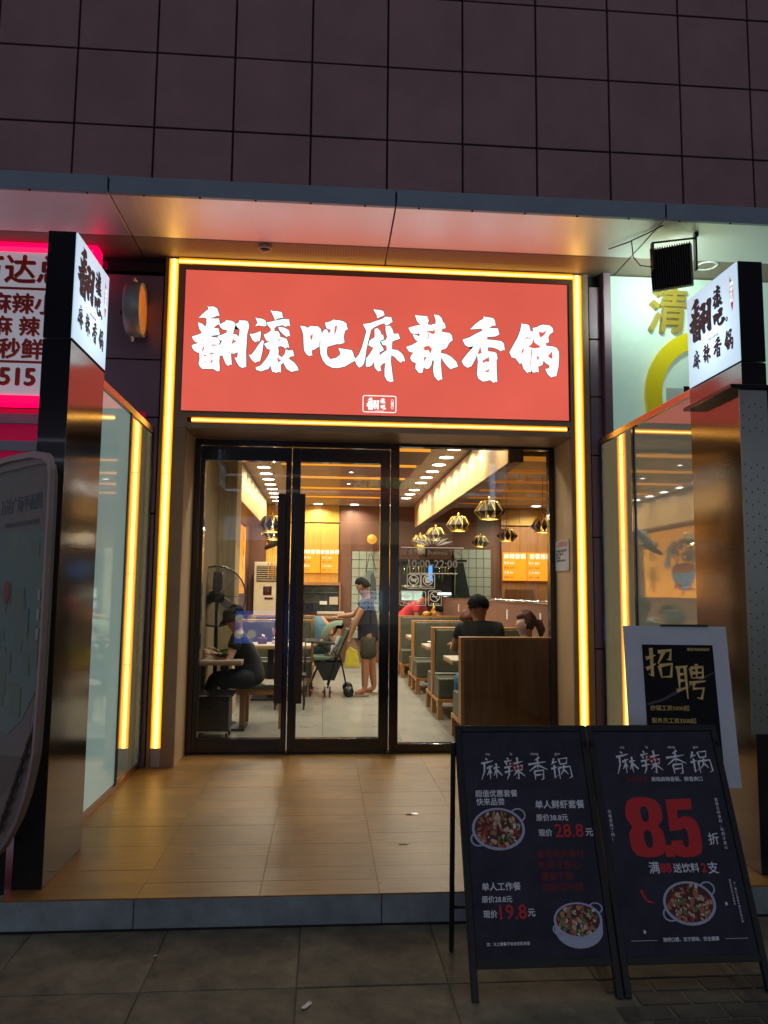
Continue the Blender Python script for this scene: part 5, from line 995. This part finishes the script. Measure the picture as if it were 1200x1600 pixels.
# ------------------------------------------------------------------ PEOPLE
def skin_mesh(name, V, E, R, m, parent, sub=2):
    me = bpy.data.meshes.new(name); base = parent_loc(parent); me.from_pydata([tuple(Vector(v)-base) for v in V], E, [])
    o = bpy.data.objects.new(name, me); COL.objects.link(o); md = o.modifiers.new('s', 'SKIN'); md.use_smooth_shade = True
    if not me.skin_vertices: me.skin_vertices.new() if hasattr(me.skin_vertices, 'new') else None
    import bmesh
    bm = bmesh.new(); bm.from_mesh(me); ly = bm.verts.layers.skin.verify()
    bm.verts.ensure_lookup_table()
    for i, v in enumerate(bm.verts):
        r = R[i]; v[ly].radius = r if isinstance(r, tuple) else (r, r); v[ly].use_root = (i == 0)
    bm.to_mesh(me); bm.free()
    s = o.modifiers.new('u', 'SUBSURF'); s.levels = sub; s.render_levels = sub
    bpy.context.view_layer.update(); dg = bpy.context.evaluated_depsgraph_get(); nm = bpy.data.meshes.new_from_object(o.evaluated_get(dg))
    bpy.data.objects.remove(o); bpy.data.meshes.remove(me); nm.name = name; nm.materials.clear(); nm.materials.append(m)
    ob = bpy.data.objects.new(name, nm); COL.objects.link(ob); ob.parent = parent; return ob
def person(label, J, skin, shirt, pants, hair, group=None, sleeve=.5, leg=1.0, hairstyle='short', face=(0,-1,0), build_legs=True, shoes=None, fat=1.2):
    """J: joint positions (world)"""
    V3 = lambda k: Vector(J[k]); pel = V3('pelvis'); t = thing('person', label, 'person', (pel.x, pel.y, 0), group)
    f = Vector(face).normalized(); neck = V3('neck'); head = V3('head'); up = (head-neck).normalized(); side = f.cross(Vector((0,0,1))).normalized()
    V = []; E = []; R = []
    def add(p, r, par=None): V.append(Vector(p)); R.append(tuple(fat*a for a in r) if isinstance(r, tuple) else r*fat); (E.append((par, len(V)-1)) if par is not None else None); return len(V)-1
    p0 = add(pel, (.085,.08)); c = add(pel.lerp(neck, .38), (.08,.07), p0); ch_ = add(pel.lerp(neck, .72), (.10,.075), c); nk = add(neck, .055, ch_); n2 = add(neck.lerp(head, .35), .05, nk)
    h0 = add(head-up*.05, .072, n2); h1 = add(head+up*.03, .088, h0); h2 = add(head+up*.09, .06, h1)
    for s in ('L','R'):
        sh = V3('sh'+s); el = V3('el'+s); ha = V3('ha'+s); a = add(sh, .040, ch_); b = add(sh.lerp(el,.5), .042, a); e_ = add(el, .036, b); fo = add(el.lerp(ha,.45), .034, e_); w_ = add(ha, .024, fo)
        d = (ha-el).normalized(); pm = add(ha+d*.05, (.032,.018), w_)
        if build_legs:
            hp = pel+side*(.09 if s == 'R' else -.09)-Vector((0,0,.04)); kn = V3('kn'+s); an = V3('an'+s)
            a = add(hp, .065, p0); b = add(hp.lerp(kn,.55), .062, a); k_ = add(kn, .052, b); c_ = add(kn.lerp(an,.4), .05, k_); d_ = add(an, .034, c_); add(an+V3('ft'+s)*.14-Vector((0,0,.05)), (.03,.022), d_)
    b_ = skin_mesh('body', V, E, R, skin, t)
    # fingers, face and ears joined on the same body mesh
    q = MB()
    for s in ('L','R'):
        el = V3('el'+s); ha = V3('ha'+s); d = (ha-el).normalized(); cr = d.cross(Vector((0,0,1)));
        cr = cr.normalized() if cr.length > .1 else side.copy(); dn = cr.cross(d).normalized()
        for i in range(4):
            o_ = ha+d*.085+cr*(i-1.5)*.019; ln = (.062,.072,.068,.052)[i]; q.tube([o_-d*.03, o_+d*ln*.45-dn*.004, o_+d*ln*.75-dn*.022, o_+d*ln*.78-dn*.04], [.0095,.009,.008,.006], 6)
        th = ha+d*.03-cr*.028; q.tube([th, th+d*.03-cr*.024-dn*.01, th+d*.055-cr*.026-dn*.022], [.011,.010,.007], 6)
    hc = head+up*.02
    q.tube([hc+f*.078+up*.012, hc+f*.098-up*.014, hc+f*.078-up*.024], [.008,.013,.009], 6)
    for sg_ in (-1, 1): q.ball(tuple(hc+side*.086*sg_-up*.012), .012, .018, .028, 8, 6)
    fm = q.build('hands', skin, t)
    bm = __import__('bmesh').new(); bm.from_mesh(b_.data); bm.from_mesh(fm.data); bm.to_mesh(b_.data); bm.free(); bpy.data.objects.remove(fm)
    q = MB()
    for sg_ in (-1, 1): q.ball(tuple(hc+f*.083+side*.03*sg_+up*.012), .010, .010, .007, 8, 5)
    q.build('eyes', M_black, t); q = MB(); q.tube([tuple(hc+f*.083-up*.048-side*.022), tuple(hc+f*.09-up*.047), tuple(hc+f*.083-up*.048+side*.022)], .004, 5); q.build('mouth', mat('lips', (.35,.10,.08), .5), t)
    # shirt
    V = []; E = []; R = []
    p0 = add(pel-Vector((0,0,.14)), (.142,.132)); c = add(pel, (.142,.13), p0); c = add(pel.lerp(neck,.35), (.136,.122), c); ch_ = add(pel.lerp(neck,.70), (.155,.122), c); add(pel.lerp(neck,.93), (.085,.075), ch_)
    for s in ('L','R'):
        sh = V3('sh'+s); el = V3('el'+s); a = add(sh, .070, ch_); add(sh.lerp(el, sleeve*.5), .064, a); add(sh.lerp(el, sleeve), .062, len(V)-1)
    skin_mesh('shirt', V, E, R, shirt, t)
    if build_legs:
        V = []; E = []; R = []; q0 = add(pel+Vector((0,0,.09)), (.130,.118)); p0 = add(pel-Vector((0,0,.01)), (.137,.124), q0)
        for s in ('L','R'):
            hp = pel+side*(.09 if s == 'R' else -.09)-Vector((0,0,.05)); kn = V3('kn'+s); an = V3('an'+s); a = add(hp, .102, p0)
            if leg <= .5: b = add(hp.lerp(kn,.5), .092, a); add(hp.lerp(kn, .95), .082, b)
            else: b = add(hp.lerp(kn,.55), .085, a); k_ = add(kn, .066, b); d_ = add(kn.lerp(an,.5), .06, k_); add(kn.lerp(an,.93), .05, d_)
        skin_mesh('trousers' if leg > .5 else 'shorts', V, E, R, pants, t)
        for s in ('L','R'):
            an = V3('an'+s); ft = V3('ft'+s); q = MB(frame(tuple(an+ft*.06-Vector((0,0,.075))), ft, (0,0,1)))
            q.plate([[(-.12,0),(.11,0),(.14,.012),(.13,.02),(-.12,.02)]], -.045, .045); so = q.build('sandal' if leg <= .5 else 'shoe', shoes or M_black, t)
            if leg <= .5: q = MB(); q.tube([tuple(an+ft*.03+ft.cross(Vector((0,0,1)))*.045-Vector((0,0,.055))), tuple(an+ft*.10-Vector((0,0,.025))), tuple(an+ft*.03-ft.cross(Vector((0,0,1)))*.045-Vector((0,0,.055)))], .009, 6); q.build('strap', mat('strap_blue', (.05,.07,.16), .6), so)
    # hair
    q = MB(); back = -f
    cen = hc+up*.028+back*.016; rnd = random.Random(int(pel.x*100))
    vs = []; nu, nv = 22, 14
    for i in range(nv+1):
        th = math.pi*i/nv
        for k in range(nu):
            ph = 2*math.pi*k/nu; dv = up*math.cos(th)+(f*math.cos(ph)+side*math.sin(ph))*math.sin(th); fr_ = dv.dot(f); low = dv.dot(up)
            r = .110*(1+rnd.uniform(-.07,.10))
            if fr_ > .25 and low < .42: r = .06
            if hairstyle == 'short' and low < -.45: r = .05
            if hairstyle == 'bald' : r *= .97
            vs.append(cen+dv*r*(1.0+.06*max(0, low)))
    fs = [(i*nu+k, (i+1)*nu+k, (i+1)*nu+(k+1) % nu, i*nu+(k+1) % nu) for i in range(nv) for k in range(nu)]
    q.add(vs, fs, True)
    if hairstyle == 'pony': q.tube([tuple(hc+back*.09+up*.01), tuple(hc+back*.15-up*.02), tuple(hc+back*.17-up*.10), tuple(hc+back*.15-up*.19)], [.035,.05,.045,.01], 10)
    for i in range(170):
        th = rnd.uniform(0, 1.75); ph = rnd.uniform(0, 6.283); dv = up*math.cos(th)+(f*math.cos(ph)+side*math.sin(ph))*math.sin(th)
        if dv.dot(f) > .25 and dv.dot(up) < .45: continue
        b0 = cen+dv*.103; tg = (dv.cross(up)+Vector((rnd.uniform(-.5,.5), rnd.uniform(-.5,.5), rnd.uniform(-.5,.5)))).normalized(); e_ = b0+dv*rnd.uniform(.012,.030)+tg*rnd.uniform(.004,.02)-up*.006
        w2 = dv.cross(tg).normalized()*.006; q.add([b0+w2, b0-w2, b0+tg*.009, e_], [(0,1,3),(1,2,3),(2,0,3)])
    q.build('hair', hair, t); return t
X = Vector
M_tee = mat('black_tee', (.012,.014,.015), .85, var=.2, vs=12, bump=.5, bs=14)
def seated(x, y, fx, fy, z=.58, lean=.06, headz=1.18, sw=.165):
    f = X((fx, fy, 0)).normalized(); sd = f.cross(X((0,0,1))); P = X((x, y, z)); N = P+X((0,0,headz-z-.19))+f*lean; H = N+X((0,0,.14))+f*.035; J = dict(pelvis=P, neck=N, head=H)
    for s, k in (('L',-1),('R',1)):
        sh = N+sd*k*sw-X((0,0,.045)); el = sh-X((0,0,.24))+f*.10+sd*k*.05; ha = el+f*.23+X((0,0,.04))-sd*k*.05; kn = P+f*.42+sd*k*.11-X((0,0,.06)); an = kn-X((0,0,.44))+f*.02
        J.update({'sh'+s: sh, 'el'+s: el, 'ha'+s: ha, 'kn'+s: kn, 'an'+s: X((an.x, an.y, .09)), 'ft'+s: f})
    return J, f
J, f = seated(1.63, 1.20, -.08, 1, z=.62, headz=1.355, sw=.20)
person('person with short black hair in a black T-shirt, back turned, in the nearest booth', J, M_skin, M_tee, mat('blue_shorts', (.02,.16,.35), .8), M_hair, face=f)
J, f = seated(2.16, 1.25, -.35, 1, headz=1.185); f = X((-1,.12,-.25)).normalized()
M_stripe = bpy.data.materials.new('striped_shirt'); M_stripe.use_nodes = True; nt = M_stripe.node_tree; wv = nt.nodes.new('ShaderNodeTexWave'); wv.inputs['Scale'].default_value = 9; wv.bands_direction = 'Z'; wv.inputs['Distortion'].default_value = 1.5
tc = nt.nodes.new('ShaderNodeTexCoord'); cr = nt.nodes.new('ShaderNodeValToRGB'); cr.color_ramp.interpolation = 'CONSTANT'; cr.color_ramp.elements[1].position = .5; cr.color_ramp.elements[0].color = (.03,.03,.03,1); cr.color_ramp.elements[1].color = (.6,.56,.5,1)
nt.links.new(tc.outputs['Object'], wv.inputs['Vector']); nt.links.new(wv.outputs['Fac'], cr.inputs[0]); nt.links.new(cr.outputs[0], nt.nodes['Principled BSDF'].inputs['Base Color'])
person('person with a reddish brown ponytail and striped top, face turned left, in the nearest booth', J, M_skin2, M_stripe, M_tee, M_hairred, face=f, hairstyle='pony')
# bending person in red
f = X((.8,-.5,0)).normalized(); P = X((1.50,7.75,.98)); N = P+X((.30,-.12,.30)); sd = f.cross(X((0,0,1))); J = dict(pelvis=P, neck=N, head=N+X((.10,-.04,.08)))
for s, k in (('L',-1),('R',1)):
    sh = N+sd*k*.16-X((.02,0,.05)); el = sh+X((.02,-.02,-.27)); J.update({'sh'+s: sh, 'el'+s: el, 'ha'+s: el+X((.14,-.02,-.17)), 'kn'+s: P+sd*k*.1-X((0,0,.44)), 'an'+s: X((P.x, P.y, .09))+sd*k*.1, 'ft'+s: f})
person('person in a bright red T-shirt bending over a booth at the back', J, M_skin, mat('red_tee', (.62,.03,.045), .8, bump=.4, bs=14), M_tee, M_hair, face=(.8,-.3,-.3))
J, f = seated(1.50, 7.72, 0, 1, headz=1.16); person('person with black hair seated far back, only the head above a booth', J, M_skin, mat('tan_shirt', (.45,.22,.08), .8), M_tee, M_hair, face=f)
J, f = seated(1.92, 3.35, .0, 1, headz=1.15); person('person with dark reddish hair mostly hidden behind the black T-shirt', J, M_skin, mat('maroon_shirt', (.15,.03,.03), .8), M_tee, M_hairred, face=f)
J, f = seated(2.15, 7.70, .0, 1, headz=1.14); person('person in pinkish red at the far right booth, mostly hidden', J, M_skin2, mat('pink_shirt', (.6,.05,.12), .8), M_tee, M_hair, face=f)
# standing person with stroller
P = X((.64, 4.42, .88)); N = P+X((-.03,0,.50)); H = N+X((-.05,0,.145)); J = dict(pelvis=P, neck=N, head=H)
J.update(shL=N+X((-.02,-.15,-.05)), elL=N+X((-.15,-.20,-.29)), haL=N+X((-.24,-.19,-.54)), shR=N+X((-.02,.15,-.05)), elR=N+X((-.18,.16,-.24)), haR=N+X((-.38,.12,-.26)),
  knL=X((.60,4.33,.48)), anL=X((.59,4.31,.09)), knR=X((.70,4.52,.48)), anR=X((.74,4.54,.09)), ftL=X((-1,-.12,0)).normalized(), ftR=X((-1,0,0)))
person('person standing in a dark top, grey shorts and flip-flops, pushing the stroller', J, M_skin, mat('navy_tee', (.018,.02,.035), .85, var=.3, vs=8, bump=.4, bs=12), mat('olive_shorts', (.055,.05,.035), .85, bump=.4, bs=12), M_hair, face=(-1,-.05,0), leg=.5, sleeve=.45, shoes=mat('sandal_tan', (.35,.22,.12), .7))
bg_ = thing('carrier_bag', 'translucent bag with yellow contents hanging from the standing person\'s hand', 'bag', (.40, 4.25, .9))
q = MB(FRONT(.40, 4.19, .40)); q.plate([[(-.13,0),(.15,-.01),(.10,.26),(.02,.45),(-.02,.45),(-.09,.25)]], -.10, 0); q.build('bag_film', mat('bag_film', (.6,.5,.3), .3, alpha=.18), bg_, .02)
q = MB(FRONT(.40, 4.20, .41)); q.plate([[(-.11,0),(.12,0),(.08,.23),(-.04,.30),(-.08,.22)]], -.09, -.015); q.build('contents', mat('bag_yellow', (.75,.62,.01), .5, var=.2, vs=20), bg_, .02)
# stroller
sr = thing('stroller', 'green and black baby stroller in the aisle, held by the standing person', 'stroller', (.1, 4.5, 0))
M_sgreen = mat('stroller_green', (.12,.17,.115), .8, var=.15, vs=6, bump=.3, bs=14); M_sgrey = mat('stroller_grey', (.05,.05,.045), .8)
for dy, s_ in ((-.2, 0), (.2, 0)):
    y = 4.5+dy
    q = MB(); q.tube([(.06,y-.05,.12),(.18,y,.50),(.30,y,.80),(.42,y,1.02)], .012, 6); q.build('frame_tube', M_black, sr)
    q = MB(); q.tube([(.34,y,.10),(.24,y,.55),(.14,y,.62)], .012, 6); q.build('frame_tube', M_black, sr); q = MB(); q.tube([(-.20,y,.12),(-.05,y,.48),(.20,y,.56)], .010, 6); q.build('frame_tube', M_black, sr)
q = MB(); q.tube([(.42,4.3,1.02),(.46,4.32,1.05),(.46,4.68,1.05),(.42,4.7,1.02)], .016, 8); q.build('handle', M_black, sr)
for x, y in ((.06,4.24),(.36,4.26),(-.22,4.34),(.36,4.74),(-.2,4.72)):
    for d in (-.035, .035): q = MB(); q.cyl((x+d-.012,y,.075), (x+d+.012,y,.075), .072, n=18) if x < .2 else q.cyl((x,y+d-.012,.075), (x,y+d+.012,.075), .075, n=18); wq = q.build('wheel', M_black, sr); q = MB(); q.ball((x+d*1.45 if x < .2 else x, y if x < .2 else y+d*1.45, .075), .02); q.build('hub', mat('hub_red', (.6,.08,.05), .4) if x < .2 else M_black, wq)
q = MB(); q.add([(-.14,4.3,.48),(.26,4.3,.48),(.26,4.7,.48),(-.14,4.7,.48),(.0,4.34,.22),(.16,4.34,.22),(.16,4.66,.22),(.0,4.66,.22)], [(0,1,5,4),(1,2,6,5),(2,3,7,6),(3,0,4,7),(4,5,6,7)]); q.build('basket', M_black, sr)
q = MB(); q.box(-.16, .16, 4.30, 4.70, .50, .56); q.build('seat', M_sgreen, sr, .02)
q = MB(M=Matrix.Translation((.18,4.5,.56)) @ Matrix.Rotation(math.radians(22), 4, 'Y')); q.box(-.02, .03, -.2, .2, 0, .42); q.build('backrest', M_sgreen, sr, .015)
q = MB(); n = 10
for i in range(n+1):
    a = math.radians(-10+125*i/n); cx, cz = .22, .80
    for k in range(7): t_ = math.radians(-90+30*k); q.v.append(X((cx-.27*math.sin(a)*(.6+.4*math.cos(t_)), 4.5+.21*math.sin(t_), cz+.27*math.cos(a)*(.75+.25*math.cos(t_)))))
for i in range(n):
    for k in range(6): q.f.append([i*7+k, i*7+k+1, (i+1)*7+k+1, (i+1)*7+k]); q.mi.append(0); q.sm.append(True)
q.build('canopy', M_sgreen, sr); q = MB(); q.tube([(.16,4.29,.74),(-.05,4.29,.76),(-.24,4.31,.77),(-.26,4.5,.77),(-.24,4.69,.77),(.16,4.71,.74)], [.018,.02,.024,.024,.024,.018], 8); q.build('bumper_bar', M_sgrey, sr)
bb = thing('baby', 'baby in grey leggings and a white top lying in the stroller', 'baby', (.05, 4.5, .6))
bb['category'] = 'baby'
V = [X((.10,4.5,.66)), X((.16,4.5,.78)), X((.20,4.5,.90)), X((.21,4.5,.97)), X((.02,4.42,.68)), X((-.04,4.40,.77)), X((.03,4.36,.80)), X((.02,4.58,.68)), X((-.09,4.58,.74)), X((-.15,4.58,.68)), X((.05,4.40,.85)), X((.0,4.38,.82)), X((.06,4.62,.84)), X((.0,4.62,.78))]
skin_mesh('body', V, [(0,1),(1,2),(2,3),(0,4),(4,5),(5,6),(0,7),(7,8),(8,9),(1,10),(10,11),(1,12),(12,13)], [.06,.07,.055,.045,.04,.035,.028,.04,.035,.028,.028,.02,.028,.02], M_skin2, bb)
skin_mesh('white_top', V[:3]+[V[0]+X((-.05,-.02,-.02))], [(0,1),(1,2),(0,3)], [.08,.085,.06,.075], M_boardwhite, bb); skin_mesh('leggings', [V[0], V[4], V[5], V[7], V[8]], [(0,1),(1,2),(0,3),(3,4)], [.072,.052,.045,.052,.045], M_sgrey, bb)
q = MB(); q.ball((.225,4.5,.985), .062, .06, .05, 12, 8); q.build('hair', M_hair, bb)
# denim coat and orange coat over the bench end
co = thing('denim_coat', 'blue denim coat draped over the end of the left booth bench', 'coat', (-.10, 4.95, .6)); q = MB(); q.tube([(-.10,4.95,1.10),(-.06,4.93,.95),(-.02,4.92,.70),(.0,4.92,.46)], [.05,.11,.14,.15], 12); q.build('cloth', mat('denim', (.07,.15,.21), .9, var=.25, vs=20, bump=.6, bs=10), co)
co = thing('orange_coat', 'salmon orange coat hanging behind the denim coat', 'coat', (.02, 5.15, .7)); q = MB(); q.tube([(-.06,5.15,1.08),(.06,5.15,.92),(.12,5.15,.66)], [.04,.07,.04], 10); q.build('cloth', mat('salmon', (.55,.20,.10), .9, bump=.6, bs=10), co)
# person in hat by the left door
f = X((-1,-.1,0)).normalized(); J, _ = seated(-.79, 1.90, -1, -.1, z=.58, lean=.16, headz=1.20); J['haL'] = X((-1.18,1.74,.80)); J['haR'] = X((-1.16,2.0,.80))
person('person in a dark bucket hat and black top, leaning over food inside the left door', J, M_skin2, M_tee, mat('dark_jeans', (.015,.017,.025), .85), M_hair, face=(-1,-.1,-.35))
hc = J['head']+X((-.02,0,.05)); ht = thing('bucket_hat', 'dark bucket hat worn by the person inside the left door', 'hat', hc); HM = Matrix.Translation(hc) @ Matrix.Rotation(math.radians(-16), 4, 'Y')
q = MB(HM); q.lathe([(0,.095),(.08,.092),(.105,.06),(.118,.0),(.17,-.045),(.165,-.05),(.112,-.006)], (0,0,0), 24); q.build('hat_cloth', mat('hat_black', (.015,.014,.018), .9, bump=.3, bs=30), ht)
J, f = seated(-.55, 5.45, .0, -1, headz=1.20); person('person in dark clothes facing the street, behind the left door leaf', J, M_skin, mat('dark_blue_top', (.02,.03,.06), .85), M_tee, M_hair, face=f)
bgp = thing('backpack', 'teal grey bag standing on the left booth bench', 'bag', (-.45, 4.9, 1.05)); box(-.62, -.30, 4.85, 4.98, 1.055, 1.24).build('bag_body', mat('bag_teal', (.05,.085,.085), .8, var=.2), bgp, .02); q = MB(); q.tube([(-.55,4.9,1.24),(-.5,4.9,1.32),(-.42,4.9,1.32),(-.37,4.9,1.24)], .008, 6); q.build('handle', M_black, bgp)

# ------------------------------------------------------------------ ACROSS THE STREET (seen only as reflections in the glass and steel)
op = thing('street_lightbox', 'blue lit menu lightbox standing across the street, seen reflected in the left door', 'lightbox', (-1.45, -9.6, .5))
M_blue = emis('blue_screen', (.10,.22,1.0), 2.8, .3, 3); M_bluew = emis('blue_screen_items', (.8,.8,.7), 4)
box(-2.05, -1.05, -9.65, -9.6, .30, 1.02).build('lit_face', M_blue, op); box(-2.1, -1.0, -9.72, -9.655, -.15, 1.06).build('case', M_black, op)
BK = lambda x, y, z: frame((x,y,z), (-1,0,0), (0,0,1))
for i, (x, z) in enumerate(((-1.9,.85),(-1.62,.85),(-1.9,.50),(-1.62,.50))): q = MB(); q.lathe([(0,0),(.10,0)], (x,-9.594,z), 14, 'Y'); q.build('dish_picture', M_bluew, op)
text('精品套餐 28\n特价 18', .085, BK(-1.25, -9.59, .72), M_bluew, op)
o2 = thing('street_lightbox', 'pale blue lit price board across the street, seen reflected in the right door', 'lightbox', (1.05, -9.6, 1.2))
box(.80, 1.30, -9.65, -9.6, 1.05, 1.50).build('lit_face', emis('pale_screen', (.45,.72,1.0), 4.2, .2, 5), o2); box(.78, 1.32, -9.7, -9.652, 1.02, 1.53).build('case', M_black, o2); box(1.03, 1.07, -9.7, -9.66, -.15, 1.02).build('post', M_black, o2)
for i in range(4): text('套餐 麻辣 ¥28', .075, BK(1.05, -9.59, 1.43-.11*i), mat('price_ink', (.35,.08,.12), .5) if i % 2 else M_ink, o2, bold=.02)
ob = thing('street_building', 'dark building across the street with lit shop fronts, seen only in reflections', 'building', (0, -22, 0))
box(-30, 30, -22.6, -22, -.17, 14).build('wall', mat('far_wall', (.10,.09,.10), .8), ob)
for i, (x0, x1, z0, z1, c, e) in enumerate(((-16,-9,3.2,4.4,(1,.25,.15),1.4),(-8,-2,3.4,4.3,(.5,.7,1),2.4),(-1,5,3.3,4.2,(1,.8,.5),1.6),(6,12,3.3,4.5,(.4,1,.6),1.2),(13,22,3.2,4.2,(.8,.85,1),2.0),(-15,-10,.2,2.8,(1,.9,.7),.8),(-7,-3,.2,2.8,(.8,.9,1),.9),(0,4,.2,2.8,(1,.85,.6),.7),(7,11,.2,2.8,(.9,1,.9),.7))):
    e *= .5; box(x0, x1, -21.98, -21.9, z0, z1).build('lit_shop_sign' if z0 > 3 else 'lit_shop_window', emis('far_light_%d' % i, c, e, .3, .8), ob)
for i, (z, c, e) in enumerate(((5.3,(.75,.8,1),2.4),(5.9,(.75,.8,1),1.8))): box(-20, 20, -21.95, -21.9, z, z+.07).build('light_line', emis('far_line_%d' % i, c, e), ob)
box(6.5, 7.4, -21.97, -21.9, 4.9, 6.6).build('lit_poster', emis('far_poster', (.45,.68,1), 4.0, .3, 2), ob)
box(.4, 5.2, -21.97, -21.9, 5.0, 6.3).build('lit_red_band', emis('far_red', (1,.12,.14), .55), ob); text('028888电话', .62, BK(2.6, -21.88, 5.7), emis('far_green', (.75,1,.45), 2.2), ob, bold=.02)
